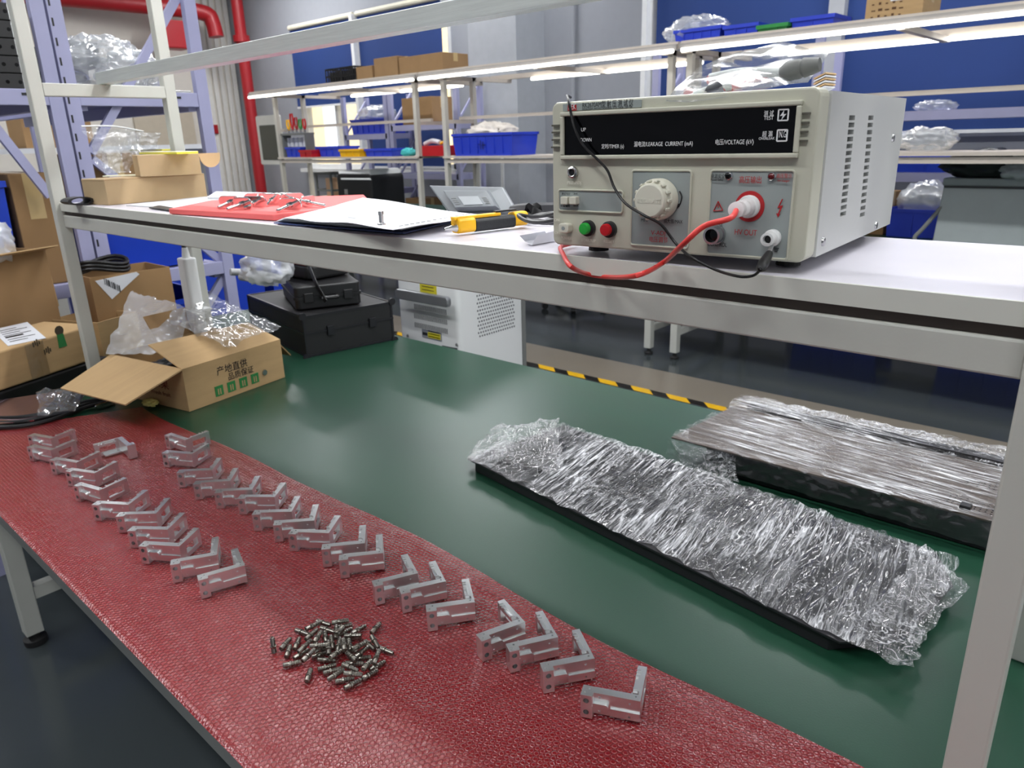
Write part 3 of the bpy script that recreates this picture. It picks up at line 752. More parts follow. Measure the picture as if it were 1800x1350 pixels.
# contents
zt = 1.6205
for k in range(5):
    t = thing('black_rail_box', ['lowest', 'second lowest', 'middle', 'second highest', 'topmost'][k] + ' black slotted box in the stack at the top left', 'box', (-3.07, .72, zt + k * .052), group='black slotted boxes stacked on the lavender rack')
    MB().box(-.16, .16, -.14, .17, 0, .050).build('body', mat('rail_black', (24, 24, 26), .5), t, bevel=.002)
    mb = MB()
    for j in range(8): mb.lathe([(.006, 0), (.006, .001)], (.16, -.12 + j * .036, .025), (1, 0, 0), 8)
    mb.build('hole', BLACKG, t)
    MB().box(.158, .162, .14, .17, 0.002, .048).build('end_plate', STEEL, t)
for k in range(2):
    t = thing('grey_profile', ['lower grey metal profile lying behind the two lavender uprights', 'upper grey metal profile lying behind the two lavender uprights'][k], 'profile', (-3.75, 1.22, zt + .13 + k * .05)) 
    MB().box(-.3, .3, -.05, .10, 0, .045).build('body', GRAPH, t, bevel=.002)
    if k == 0: MB().box(-.2, .2, -.03, .08, -.13, 0).build('support_block', GRAPH, t)
RB = film('rack_bag_film', haze=.24, rough=.18, bscale=16, bump=.7, fac=.05)
tag(crumple_blob((-3.15, 1.19, zt + .10), (.20, .15, .10), .22, 2.4, 31.0, nu=64, nv=40, flat=.1).build('clear_bag', RB, smooth='all'), 'large clear plastic bag of parts on the top deck of the lavender rack', 'bag')
tag(crumple_blob((-3.25, 1.34, zt + .085), (.18, .09, .085), .25, 2.4, 35.0, nu=48, nv=30, flat=.1).build('clear_bag', RB, smooth='all'), 'smaller clear bag beside the far upright on the top deck', 'bag')
t = thing('metal_tray', 'shiny metal tray lying under the bags on the lavender rack', 'tray', (-3.0, 1.25, zt))
MB().box(-.09, .09, -.19, .17, 0, .012).build('tray', STEEL, t, bevel=.002)
# middle and low deck: carton, bins
bin_('storage_crate', -3.5, -2.96, 1.03, 1.41, .9855, .21, BLUED, 'blue crate on the middle deck of the lavender rack, under the brown carton', ribs=5, cat='crate')
carton('carton', -3.4, -2.97, 1.04, 1.20, 1.197, .22, 'brown carton standing on a blue crate on the middle deck of the rack', CARD2)
bin_('storage_crate', -3.5, -2.96, .48, .75, .9805, .36, BLUED, 'large blue crate on the middle deck of the left-edge rack', ribs=4, cat='crate')
bin_('storage_crate', -3.5, -2.96, .48, .88, .3505, .45, BLUED, 'large blue crate on the low deck of the left-edge rack', ribs=4, cat='crate')
bin_('storage_crate', -3.55, -2.96, 1.04, 1.42, .3505, .50, BLUED, 'large blue crate low on the lavender rack behind the post', ribs=4, cat='crate')
# second line of storage further back: blue crates and a white shelf with a carton
t = thing('white_shelf', 'white wall shelf behind the lavender racks', 'shelf', (-5.6, 1.9, 0))
MB().box(-.3, .3, -1.6, .8, 1.42, 1.45).build('board', WHITE, t); MB().box(-.3, .3, -1.6, -1.55, 0, 1.42).build('side', WHITE, t); MB().box(-.3, .3, .75, .8, 0, 1.42).build('side', WHITE, t)
carton('carton', -5.75, -5.45, 1.55, 1.95, 1.4505, .22, 'brown carton on the white shelf behind the racks', CARD2)
tag(crumple_blob((-5.55, 1.25, 1.53), (.15, .18, .08), .3, 2.4, 41.0, flat=.1).build('clear_bag', BAG, smooth='all'), 'clear bag on the white shelf behind the racks', 'bag')
bin_('storage_crate', -5.0, -4.4, 1.75, 2.45, .0, .85, BLUED, 'tall blue crate on the floor behind the lavender rack', ribs=5, cat='crate')
bin_('storage_crate', -5.0, -4.4, 2.5, 3.1, .0, .85, BLUED, 'tall blue crate on the floor right of the other, behind the rack', ribs=5, cat='crate')
# white pail and blue lid under the near bench
t = thing('pail', 'pale bucket with a blue lid under the left end of the workbench', 'bucket', tuple(atz(140, 1010, .10)))
t.location = (-2.62, .82, .0)
MB().lathe([(.13, .0), (.15, .30), (.155, .30)], seg=28).build('body', WHITE, t, smooth=True); MB().lathe([(.158, .30), (.158, .325), (.02, .33)], seg=28).build('lid', BLUED, t, smooth=True)

carton('carton', -3.4, -2.97, .77, .90, .9805, .38, 'narrow brown carton beside the blue crate on the left-edge rack', CARD2)
# ------------------------------------------------------------------ withstand-voltage tester on the shelf
SZ = 1.3005
BASEZ = SZ + 0.012
A_ = atz(973, 430, BASEZ); B_ = atz(1405, 463, BASEZ)
TW = (B_ - A_).length; TANG = atan2(B_.y - A_.y, B_.x - A_.x)
tst = thing('voltage_tester', 'beige high voltage tester with a black display and white round knob, on the shelf', 'test instrument', (A_.x, A_.y, BASEZ), TANG)
TM = mtx(tst); TI = TM.inverted()
def tl(px, py, yy=0.0):
    """photo pixel -> (x, z) on the front face plane of the tester"""
    d = TI.to_3x3() @ ray(px, py); o = TI @ EYE
    p = o + d * ((yy - o.y) / d.y)
    return p.x, p.z
BEI = mat('beige_bezel', (196, 195, 178), 0.42, var=0.02, bump=0.05, bscale=900)
BEI2 = mat('beige_knob', (214, 212, 196), 0.38, var=0.01)
PANEL = mat('panel_grey', (150, 158, 156), 0.45, var=0.02)
CASEG = mat('tester_case', (196, 197, 195), 0.4, var=0.01, bump=0.05, bscale=900)
INK = mat('ink_black', (25, 25, 28), 0.6); INKR = mat('ink_red', (175, 30, 35), 0.5); INKW = mat('ink_white', (235, 235, 235), 0.5, emit=(235, 235, 235), es=0.0)
H = 0.5 * (tl(968, 182)[1] + tl(1425, 150)[1])
W = TW + 0.004
def FM(x, z, y=-0.0008):   # text frame on the front face
    return Matrix.Translation((x, y, z)) @ Matrix.Rotation(pi / 2, 4, 'X')
# bezel
D0 = 0.0; 
bz = MB().rbox(-.002, W, 0.002, .030, 0, H, .008, axis='y').build('bezel', BEI, tst, bevel=.002, smooth=False)
# raised display surround
x0, z0 = tl(990, 278); x1, z1 = tl(1400, 182)
x0 = tl(991, 270)[0]; xr = tl(1396, 265)[0]; zt = tl(1200, 196)[1] + .004; zb = tl(1200, 268)[1] - .004
fx0, fx1, fz0, fz1 = x0 - .003, xr + .004, zb - .002, zt + .001
surround = MB()
q = .0045
surround.box(fx0, fx1, -.0035, .002, fz1 - q, fz1).box(fx0, fx1, -.0035, .002, fz0, fz0 + q).box(fx0, fx0 + q, -.0035, .002, fz0 + q, fz1 - q).box(fx1 - q, fx1, -.0035, .002, fz0 + q, fz1 - q)
surround.build('display_surround', BEI, tst, bevel=.0012)
MB().box(fx0 + q, fx1 - q, -.0006, .002, fz0 + q, fz1 - q).build('display_window', BLACKG, tst)
DY = -.0009
def lab(s, pa, pb, size, m=INKW, yy=-.0009, parent=None, cjk=False):
    xa, za = tl(*pa); xb, zb_ = tl(*pb)
    text(s, size * .72, FM(xa, (za + zb_) / 2, yy), m, parent or tst, width=abs(xb - xa))
lab('UP', (1022, 231), (1030, 231), .0075); lab('DOWN', (1021, 249), (1040, 249), .0075)
lab('定时/TIMER (s)', (1058, 261), (1097, 260), .0075); lab('漏电流/LEAKAGE  CURRENT (mA)', (1115, 258), (1218, 255), .0080)
lab('电压/VOLTAGE (kV)', (1257, 255), (1324, 252), .0080)
lab('测 试', (1343, 204), (1360, 203), .0075); lab('TEST', (1343, 211), (1360, 210), .0065)
lab('超 漏', (1340, 240), (1358, 239), .0075); lab('OVERLEAK', (1334, 246), (1362, 245), .0045)
def frame_box(pa, pb, m=INKW, t=.0006, y=-.0012, parent=None, name='marking'):
    xa, za = tl(*pa); xb, zb_ = tl(*pb); mb = MB()
    mb.box(xa, xb, y, y + .0005, za - t, za + t).box(xa, xb, y, y + .0005, zb_ - t, zb_ + t).box(xa - t, xa + t, y, y + .0005, min(za, zb_), max(za, zb_)).box(xb - t, xb + t, y, y + .0005, min(za, zb_), max(za, zb_))
    return mb.build(name, m, parent or tst)
frame_box((1368, 212), (1387, 192)); frame_box((1366, 248), (1385, 228))
lab('N.G', (1369.5, 242), (1381.5, 241), .0115)
def bolt(pts, m, name='marking', y=-.0013):
    P = [tl(*p) for p in pts]
    mb = MB(); n = len(P)
    mb.add([(x, y, z) for x, z in P] + [(x, y + .0006, z) for x, z in P], [tuple(range(n))] + [(i, (i + 1) % n, n + (i + 1) % n, n + i) for i in range(n)])
    return mb.build(name, m, tst)
bolt([(1379, 194), (1372, 204), (1377, 203), (1374, 211), (1383, 200), (1378, 201)], INKW)
# grooves left and right of the display
mb = MB()
for p0, p1 in (((970, 221), (987, 220)), ((970, 233), (986, 232)), ((970, 246), (985, 245)), ((969, 259), (984, 258)), ((1403, 200), (1425, 198)), ((1402, 216), (1423, 214)), ((1400, 232), (1421, 230)), ((1398, 248), (1420, 246))):
    (xa, za), (xb, zb_) = tl(*p0), tl(*p1)
    mb.box(xa, xb, -.0006, .001, za - .0009, za + .0009)
mb.build('groove', mat('groove_dark', (90, 88, 78), 0.6), tst)
# name plate
xa, za = tl(989, 197); xb, zb_ = tl(1127, 175)
npz0 = tl(1058, 192)[1]; npz1 = tl(1058, 179)[1]
MB().box(xa, xb, .0005, .002, npz0, npz1).build('name_plate', PANEL, tst)
lab('RK2670AM型 耐 压 测 试 仪', (1023, 190), (1112, 184), .0095, INK, .0004)
lab('RK2670AM WITHSTANDING VOLTAGE TESTER', (1023, 194), (1111, 189), .0040, INK, .0004)
xa, za = tl(998, 195); xb, zb_ = tl(1013, 184)
MB().box(xa, xb, .0, .001, za, zb_).build('badge', INKR, tst)
text('REK', .0085, FM(xa + .001, za + .0012, -.0002), INKW, tst, width=(xb - xa) * .8)
# two framed sub-panels
def subpanel(pa, pb, name):
    xa, za = tl(*pa); xb, zb_ = tl(*pb)
    MB().rbox(xa, xb, .0012, .002, za, zb_, .003, axis='y').build(name, PANEL, tst)
    mb = MB(); r = .0011; ins = .001
    pts = []
    for cu, cv, t0 in ((xb - .003, za + .003, -pi / 2), (xb - .003, zb_ - .003, 0), (xa + .003, zb_ - .003, pi / 2), (xa + .003, za + .003, pi)):
        for k in range(5):
            t = t0 + pi / 2 * k / 4; pts.append((cu + .003 * cos(t), .001, cv + .003 * sin(t)))
    mb.tube(pts + [pts[0]], r, 8, cap=False)
    mb.build('panel_rim', BEI, tst, smooth=True)
    return (xa + xb) / 2, (za + zb_) / 2
subpanel((1107, 430), (1215, 300), 'regulator_panel')
subpanel((1241, 446), (1397, 300), 'output_panel')
subpanel((981, 370), (1094, 336), 'switch_panel')
# switches
for px in (996, 1011):
    x, z = tl(px, 352); MB().rbox(x - .0045, x + .0045, -.006, .002, z - .0042, z + .0042, .001, axis='y').build('switch', BEI2, tst, bevel=.0008)
lab('测试/TEST', (988, 343), (1003, 342), .0042, INK); lab('2mA', (1009, 342), (1016, 342), .0042, INK)
lab('电弧/漏电', (986, 364), (1002, 363), .0042, INK); lab('20mA', (1008, 363), (1017, 363), .0042, INK)
# pre-adjust socket
x, z = tl(1007, 303); MB().lathe([(.0062, 0), (.0062, .003), (.0045, .004), (.0035, .0035), (.003, .001)], (x, .001, z), (0, -1, 0), 24).build('adjust_socket', STEEL, tst, smooth=True)
MB().lathe([(.0032, 0), (.0030, .0005)], (x, -.0008, z), (0, -1, 0), 16).build('socket_hole', BLACK, tst)
EMB = mat('embossed', (222, 220, 206), 0.4)
lab('PRE-ADJ', (997, 325), (1021, 322), .0062, EMB, -.0002)
# power, start, reset
x, z = tl(997, 400); MB().rbox(x - .0065, x + .0065, -.008, .002, z - .0052, z + .0052, .003, axis='y').build('power_button', BEI2, tst, bevel=.001)
lab('ON', (974, 389), (983, 389), .0065, EMB, -.0002); lab('OFF', (975, 412), (985, 411), .0065, EMB, -.0002); lab('POWER', (986, 422), (1005, 420), .0065, EMB, -.0002)
mb = MB(); mb.lathe([(.0022, 0), (.0022, .0004)], (x, -.008, z), (0, -1, 0), 16); mb.build('power_mark', PANEL, tst)
for (px, py), c, nm in (((1033, 401), mat('push_green', (40, 165, 60), 0.25), 'start_button'), ((1070, 403), mat('push_red', (185, 18, 28), 0.25), 'reset_button')):
    x, z = tl(px, py)
    MB().lathe([(.0088, 0), (.0088, .004), (.0070, .005)], (x + .001, .001, z), (0, -1, 0), 28).build('button_ring', BLACK, tst, smooth=True)
    MB().lathe([(.0064, 0), (.0064, .009), (.0055, .0102), (.001, .0105)], (x, .001, z), (0, -1, 0), 28).build(nm, c, tst, smooth=True)
lab('STARTUP', (1022, 426), (1047, 424), .0062, EMB, -.0002); lab('RESET', (1061, 428), (1080, 426), .0062, EMB, -.0002)
# regulator knob
x, z = tl(1160, 350); kr = abs(tl(1190, 350)[0] - tl(1125, 350)[0]) / 2
mb = MB(); mb.lathe([(kr, 0), (kr, .010), (kr * .94, .013), (kr * .84, .014), (kr * .82, .022), (kr * .76, .024), (.001, .0243)], (x, .0, z), (0, -1, 0), 40)
for k in range(14):
    a = 2 * pi * k / 14; c_ = Vector((x + kr * .90 * cos(a), -.0115, z + kr * .90 * sin(a)))
    mb.bar(c_ + Vector((0, .0, 0)), c_ + Vector((0, -.0085, 0)), kr * .16, kr * .11, (cos(a), 0, sin(a)))
knob = mb.build('regulator_knob', BEI2, tst, bevel=.0008, smooth=True)
text('REGULATE', .0058, FM(x - kr * .62, z - .002, -.0245), EMB, knob, width=kr * 1.25)
lab('MIN', (1127, 390), (1138, 389), .0068, INK); lab('最大值/MAX', (1167, 393), (1200, 391), .0068, INK)
lab('V-ADJ', (1145, 413), (1170, 413), .0090, INKR); lab('电压调节', (1141, 425), (1173, 425), .0088, INKR)
p0 = [tl(*p) for p in ((1194, 336), (1198, 345), (1196, 356), (1192, 364))]
mb = MB().tube([(a, .0006, b) for a, b in p0], .0006, 6, smooth_pts=3); a, b = p0[-1]
mb.add([(a - .002, .0004, b + .003), (a + .0022, .0004, b + .0035), (a - .0012, .0004, b - .002)], [(0, 1, 2)]); mb.build('marking', INK, tst)
# output panel
lab('电源安全', (1250, 313), (1274, 312), .0062, INK); lab('Power Safety', (1250, 318), (1272, 317), .0036, INK)
lab('高压警示', (1365, 313), (1392, 312), .0062, INKR); lab('HV Danger', (1367, 320), (1388, 319), .0040, INKR)
lab('高压输出', (1299, 321), (1338, 321), .0098, INKR)
for px, py, c in ((1281, 309, BLACKG), (1357, 310, mat('lamp_red', (90, 8, 12), 0.15))):
    x, z = tl(px, py); o = MB().lathe([(.0040, 0), (.0040, .0015), (.003, .002)], (x, .001, z), (0, -1, 0), 20).build('indicator_ring', CHROME, tst, smooth=True)
    MB().lathe([(.0030, 0), (.0029, .0022), (.0018, .0034), (.0003, .0037)], (x, .0, z), (0, -1, 0), 18).build('indicator_lamp', c, tst, smooth=True)
x, z = tl(1317, 363); SRr = abs(tl(1343, 363)[0] - tl(1291, 363)[0]) / 2
MB().lathe([(SRr, 0), (SRr, .0015)], (x, .0018, z), (0, -1, 0), 48).build('socket_flange', INKR, tst, smooth=True)
MB().lathe([(SRr * .74, 0), (SRr * .74, .004), (SRr * .70, .005), (SRr * .55, .005), (SRr * .55, .001)], (x, .0005, z), (0, -1, 0), 40).build('socket_collar', WHITE, tst, smooth=True)
MB().lathe([(SRr * .54, 0), (SRr * .54, .003), (SRr * .30, .0035)], (x, .0, z), (0, -1, 0), 32).build('socket_ring', REDP, tst, smooth=True)
lab('HV OUT', (1291, 413), (1330, 413), .0105, INKR)
tri = [tl(*p) for p in ((1262, 354), (1270, 370), (1254, 371))]
mb = MB()
for i in range(3):
    a, b = tri[i], tri[(i + 1) % 3]; mb.tube([(a[0], .0006, a[1]), (b[0], .0006, b[1])], .0005, 6)
mb.tube([(tl(1262, 359)[0], .0006, tl(1262, 359)[1]), (tl(1262, 365)[0], .0006, tl(1262, 365)[1])], .0005, 6); mb.build('marking', INKR, tst)
bolt([(1374, 350), (1366, 366), (1371, 365), (1367, 376), (1364, 375), (1367, 382), (1371, 376), (1369, 376), (1376, 361), (1370, 362), (1376, 350)], INKR, y=.0004)
lab('外控', (1257, 397), (1271, 396), .0075, INK); lab('CONTROL', (1244, 433), (1278, 433), .0082, INK)
x, z = tl(1259, 412)
MB().lathe([(.0095, 0), (.0095, .003), (.0085, .003), (.0085, .013), (.0065, .013), (.0062, .006), (.001, .006)], (x, .001, z), (0, -1, 0), 28).build('control_socket', STEEL, tst, smooth=True)
MB().lathe([(.006, 0), (.006, .0004)], (x, -.0055, z), (0, -1, 0), 20).build('socket_core', BLACKG, tst)
x, z = tl(1358, 418)
gx, gz = x, z
MB().lathe([(.0080, 0), (.0080, .004), (.0062, .005), (.0062, .016), (.0040, .0165), (.0038, .010), (.001, .010)], (x, .001, z), (0, -1, 0), 24).build('ground_terminal', WHITE, tst, smooth=True)
MB().lathe([(.0038, 0), (.0037, .0008)], (x, -.0095, z), (0, -1, 0), 16).build('terminal_hole', BLACK, tst)
# rear case with vents, screws and feet
DEP = 0.335
cs = MB().box(.004, W + .0015, .030, DEP, .002, H - .003).build('case', CASEG, tst)
cut = []
def casept(px, py):
    d = TI.to_3x3() @ ray(px, py); o = TI @ EYE; p = o + d * ((W + .0015 - o.x) / d.x); return p.y, p.z
for (pa, pb, n, wd) in (((1498, 207), (1482, 376), 15, .0), ((1531, 207), (1516, 377), 15, .0)):
    ya, za = casept(*pa); yb, zb_ = casept(*pb)
    for k in range(n):
        f = k / (n - 1); yy = ya + (yb - ya) * f; zz = za + (zb_ - za) * f
        c = MB().rbox(yy - .0105, yy + .0105, -.004, .004, zz - .0021, zz + .0021, .0012, seg=3, axis='z') if False else MB().box(W - .006, W + .008, yy - .0105, yy + .0105, zz - .0022, zz + .0022)
        cut.append(c)
cm = MB()
for c in cut: cm.add(c.v, c.f)
cobj = cm.build('cutter', BLACK, tst)
inner = MB().box(W - .0012, W - .0008, .06, DEP - .03, .01, H - .02)
boolean(cs, [cobj])
# hollow darkness behind slots: black strips in the cut pockets stand for shade
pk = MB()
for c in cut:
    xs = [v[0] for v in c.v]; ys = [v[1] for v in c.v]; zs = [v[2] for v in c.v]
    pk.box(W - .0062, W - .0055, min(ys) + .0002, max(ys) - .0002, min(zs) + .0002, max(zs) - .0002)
pk.build('slot_shade', BLACK, tst)
for px, py in ((1446, 425), (1539, 396), (1569, 243)):
    yy, zz = casept(px, py)
    MB().lathe([(.0045, 0), (.004, .0018), (.001, .0022)], (W + .0015, yy, zz), (1, 0, 0), 16).build('screw', STEEL, tst, smooth=True)
for xx in (.03, W - .03):
    for yy in (.05, DEP - .03): MB().lathe([(.011, 0), (.012, -.0115)], (xx, yy, .001), (0, 0, 1), 16).build('foot', RUBBER, tst)

# ---- leads
def P3(px, py, y):   # point at tester-local depth y
    d = TI.to_3x3() @ ray(px, py); o = TI @ EYE; return TM @ (o + d * ((y - o.y) / d.y))
t = thing('test_lead', 'red high voltage lead plugged into the tester and looping off the shelf edge', 'cable', tuple(P3(1317, 363, -.01)))
Li = mtx(t).inverted()
wp = tl(1317, 363); plug0 = TM @ Vector((wp[0], -.003, wp[1])); plug1 = P3(1293, 369, -.055)
ax = (plug1 - plug0).normalized(); L_ = (plug1 - plug0).length
MB().lathe([(.0078, 0), (.0078, .010), (.0066, .012), (.0066, .02), (.0076, .022), (.0076, .03), (.0062, .032), (.0062, L_ * .75), (.0070, L_ * .78), (.0070, L_ * .98), (.003, L_)], plug0, ax, 24).build('plug', mat('plug_white', (236, 232, 232), 0.3), t, inv=Li, smooth=True)
zs = SZ + .004
rp = [plug1 - ax * .004, plug1 + ax * .02 + Vector((0, 0, -.006)), P3(1237, 398, -.085), P3(1200, 430, -.085), atz(1165, 462, zs), atz(1120, 484, zs + .001), aty(1070, 487, .667), aty(1030, 481, .667), atz(1003, 468, zs)]
rp += [atz(990, 447, zs), atz(986, 434, zs)]
rp += [atz(984, 432, zs + .001) + Vector((0, .03, 0))]
MB().tube(rp, .0026, 10, smooth_pts=8).build('cord', mat('lead_red', (222, 62, 58), 0.35), t, inv=Li, smooth=True)
t = thing('ground_lead', 'thin black lead draped from the top of the tester down to the ground terminal', 'cable', tuple(P3(1350, 445, -.01)))
Li = mtx(t).inverted()
bp = [P3(1003, 171, .06), P3(997, 168, .02), P3(1000, 178, -.003), P3(1004, 200, -.004), P3(1010, 225, -.008), P3(1025, 255, -.008), P3(1050, 280, -.006), P3(1068, 300, -.006), P3(1080, 330, -.01), P3(1100, 358, -.018), P3(1133, 379, -.034), P3(1162, 395, -.022), P3(1188, 428, -.016), P3(1215, 452, -.03), atz(1260, 475, zs), atz(1300, 486, zs), atz(1325, 484, zs), P3(1338, 472, -.052)]
MB().tube(bp, .0014, 8, smooth_pts=7).build('cord', BLACK, t, inv=Li, smooth=True)
c0 = P3(1336, 474, -.052); c1 = P3(1352, 446, -.02); 
ax = (c1 - c0).normalized(); L_ = (c1 - c0).length
MB().lathe([(.002, 0), (.0045, .004), (.0050, L_ * .4), (.0040, L_ * .85), (.0035, L_)], c0, ax, 14).build('clip_sleeve', BLACK, t, inv=Li, smooth=True)
MB().bar(c1 - ax * .002, P3(1357, 432, -.008), .004, .0015).build('clip_jaw', CHROME, t, inv=Li)
# small ground symbol beside the terminal
x, z = tl(1364, 437); mb = MB()
for k in range(3): mb.box(x - .0025 + k * .0006, x + .0025 - k * .0006, .0003, .0009, z - k * .0016, z + .0006 - k * .0016)
mb.build('marking', INK, tst)

# ---- bag with spare leads on top of the tester
topz = BASEZ + H
bg = thing('lead_bag', 'clear plastic bag holding spare red and grey test leads on top of the tester', 'bag', tuple(P3(1320, 140, .05)))
Li = mtx(bg).inverted()
g = bg
MB().tube([P3(1222, 168, .02), P3(1245, 160, .02), P3(1285, 150, .03)], .0045, 10, smooth_pts=4).build('spare_lead', mat('lead_grey', (205, 210, 208), 0.4), g, inv=Li, smooth=True)
MB().tube([P3(1248, 138, .05), P3(1300, 128, .05), P3(1345, 127, .05), P3(1378, 128, .05)], .0048, 10, smooth_pts=4).build('spare_lead', mat('lead_grey', (205, 210, 208), 0.4), g, inv=Li, smooth=True)
MB().tube([P3(1245, 140, .06), P3(1290, 140, .06), P3(1325, 137, .06), P3(1350, 128, .07)], .0045, 10, smooth_pts=4).build('spare_lead', mat('lead_red', (222, 62, 58), 0.35), g, inv=Li, smooth=True)
MB().tube([P3(1205, 160, .03), P3(1235, 168, .03), P3(1270, 160, .03), P3(1300, 148, .04)], .0040, 10, smooth_pts=4).build('spare_lead', mat('lead_red', (222, 62, 58), 0.35), g, inv=Li, smooth=True)
MB().lathe([(.005, 0), (.009, .006), (.009, .018), (.0075, .020), (.009, .022), (.0075, .030), (.006, .036)], P3(1372, 128, .05), (P3(1410, 120, .05) - P3(1372, 128, .05)), 16).build('connector', GRAPH, g, inv=Li, smooth=True)
MB().lathe([(.009, 0), (.010, .006), (.004, .008)], P3(1260, 164, .015), (0, -1, .1), 20).build('ring_terminal', CHROME, g, inv=Li, smooth=True)
BAGC = film('clear_bag_film', haze=0.07, rough=0.22, bscale=30, bump=0.2, fac=0.0, gl=.45)
outline = [(1170, 178, .0), (1190, 152, .02), (1230, 118, .03), (1270, 100, .05), (1320, 88, .07), (1376, 71, .09), (1415, 84, .1), (1460, 88, .12), (1445, 112, .1), (1420, 145, .07), (1390, 147, .03), (1330, 160, .01), (1270, 172, .0), (1210, 180, .0)]
P = [P3(*q) for q in outline]
cen = sum(P, Vector()) / len(P)
def bagsheet(side):
    vs = []; fs = []; nr = 9; PP = []
    n0 = len(P)
    for i in range(n0):
        for k in range(4):
            a = P[i].lerp(P[(i + 1) % n0], k / 4); PP.append(a)
    n = len(PP)
    nrm = (TM.to_3x3() @ Vector((0, -1, .5))).normalized()
    for r in range(nr + 1):
        f = 1 - r / nr
        for i in range(n):
            p = cen.lerp(PP[i], f)
            w_ = (1 - f * f) * .011 * side
            p = p + nrm * (w_ + noise.noise(p * 40 + Vector((side * 9, 0, 0))) * .006 * (1 if f < .99 else 0))
            vs.append(p)
    for r in range(nr):
        for i in range(n):
            i2 = (i + 1) % n; fs.append((r * n + i, r * n + i2, (r + 1) * n + i2, (r + 1) * n + i))
    return vs, fs
mb = MB(); a, b = bagsheet(1); mb.add(a, b); a, b = bagsheet(-1); mb.add(a, b)
mb.build('bag', BAGC, g, inv=Li, smooth=True)
# folded film stack edge at the right rear
q = thing('card_stack', 'small stack of pale card sleeves behind the bag on the tester top', 'cards', tuple(P3(1450, 140, .14)))
Li = mtx(q).inverted(); c = P3(1447, 138, .14)
for k in range(6):
    b0 = c + Vector((0, 0, -.012 + k * .0026))
    MB().plate([b0 + Vector((-.010, 0, 0)), b0 + Vector((.002, 0, .005)), b0 + Vector((.002, .03, .005)), b0 + Vector((-.010, .03, 0))], .0014).build('sleeve', CARD3 if k % 2 else PAPER, q, inv=Li)
# ------------------------------------------------------------------ red bubble wrap on the table
bw = bpy.data.materials.new('red_bubble_film'); bw.use_nodes = True
nt = bw.node_tree; N = nt.nodes; L = nt.links; b = N['Principled BSDF']
b.inputs['Base Color'].default_value = lin((150, 34, 36)); b.inputs['Roughness'].default_value = 0.16
b.inputs['Coat Weight'].default_value = 0.7; b.inputs['Coat Roughness'].default_value = 0.07
b.inputs['Subsurface Weight'].default_value = 0.0
tc = N.new('ShaderNodeTexCoord')
def math_(op, a, b_=None, c=None, clamp=False):
    n = N.new('ShaderNodeMath'); n.operation = op; n.use_clamp = clamp
    for i, v in enumerate((a, b_, c)):
        if v is None: continue
        if isinstance(v, (int, float)): n.inputs[i].default_value = v
        else: L.new(v, n.inputs[i])
    return n.outputs[0]
sep = N.new('ShaderNodeSeparateXYZ')
wn = N.new('ShaderNodeTexNoise'); wn.inputs['Scale'].default_value = 18; L.new(tc.outputs['Object'], wn.inputs['Vector'])
wa = N.new('ShaderNodeVectorMath'); wa.operation = 'MULTIPLY_ADD'; wa.inputs[1].default_value = (.004, .004, 0); L.new(wn.outputs['Color'], wa.inputs[0]); L.new(tc.outputs['Object'], wa.inputs[2])
L.new(wa.outputs[0], sep.inputs[0])
PIT = 0.0074
def hexdist(ox, oy):
    u = math_('DIVIDE', math_('ADD', sep.outputs[0], ox), PIT); v = math_('DIVIDE', math_('ADD', sep.outputs[1], oy), PIT * 1.732)
    fu = math_('SUBTRACT', u, math_('ROUND', u)); fv = math_('MULTIPLY', math_('SUBTRACT', v, math_('ROUND', v)), 1.732)
    return math_('SQRT', math_('ADD', math_('MULTIPLY', fu, fu), math_('MULTIPLY', fv, fv)))
dm = math_('MINIMUM', hexdist(0, 0), hexdist(PIT / 2, PIT * .866))
# dome profile: 1 inside, falling sharply at radius .42
h = math_('SUBTRACT', 1.0, math_('POWER', math_('DIVIDE', dm, 0.46), 5.0), clamp=True)
rim = math_('SUBTRACT', 1.0, math_('MULTIPLY', math_('ABSOLUTE', math_('SUBTRACT', dm, 0.36)), 14.0), clamp=True)
n1 = N.new('ShaderNodeTexNoise'); n1.inputs['Scale'].default_value = 300; n1.inputs['Detail'].default_value = 3; L.new(tc.outputs['Object'], n1.inputs['Vector'])
mp = N.new('ShaderNodeMapping'); mp.inputs['Scale'].default_value = (1, 6, 1); mp.inputs['Rotation'].default_value = (0, 0, .35); L.new(tc.outputs['Object'], mp.inputs[0])
n2 = N.new('ShaderNodeTexNoise'); n2.inputs['Scale'].default_value = 14; n2.inputs['Detail'].default_value = 5; n2.noise_type = 'RIDGED_MULTIFRACTAL'; L.new(mp.outputs[0], n2.inputs['Vector'])
hh = math_('ADD', math_('MULTIPLY', h, 1.0), math_('ADD', math_('MULTIPLY', n1.outputs['Fac'], 0.55), math_('MULTIPLY', n2.outputs['Fac'], .35)))
bp = N.new('ShaderNodeBump'); bp.inputs['Strength'].default_value = 0.6; bp.inputs['Distance'].default_value = 0.0022
L.new(hh, bp.inputs['Height']); L.new(bp.outputs[0], b.inputs['Normal']); L.new(bp.outputs[0], b.inputs['Coat Normal'])
mx = N.new('ShaderNodeMix'); mx.data_type = 'RGBA'; mx.inputs[6].default_value = lin((126, 22, 26)); mx.inputs[7].default_value = lin((178, 70, 74))
L.new(math_('MULTIPLY', rim, 0.5), mx.inputs[0]); L.new(mx.outputs[2], b.inputs['Base Color'])
def redge(x): return .700 + .010 * sin(x * 4.1) - .006 * sin(x * 9.3 + 1)
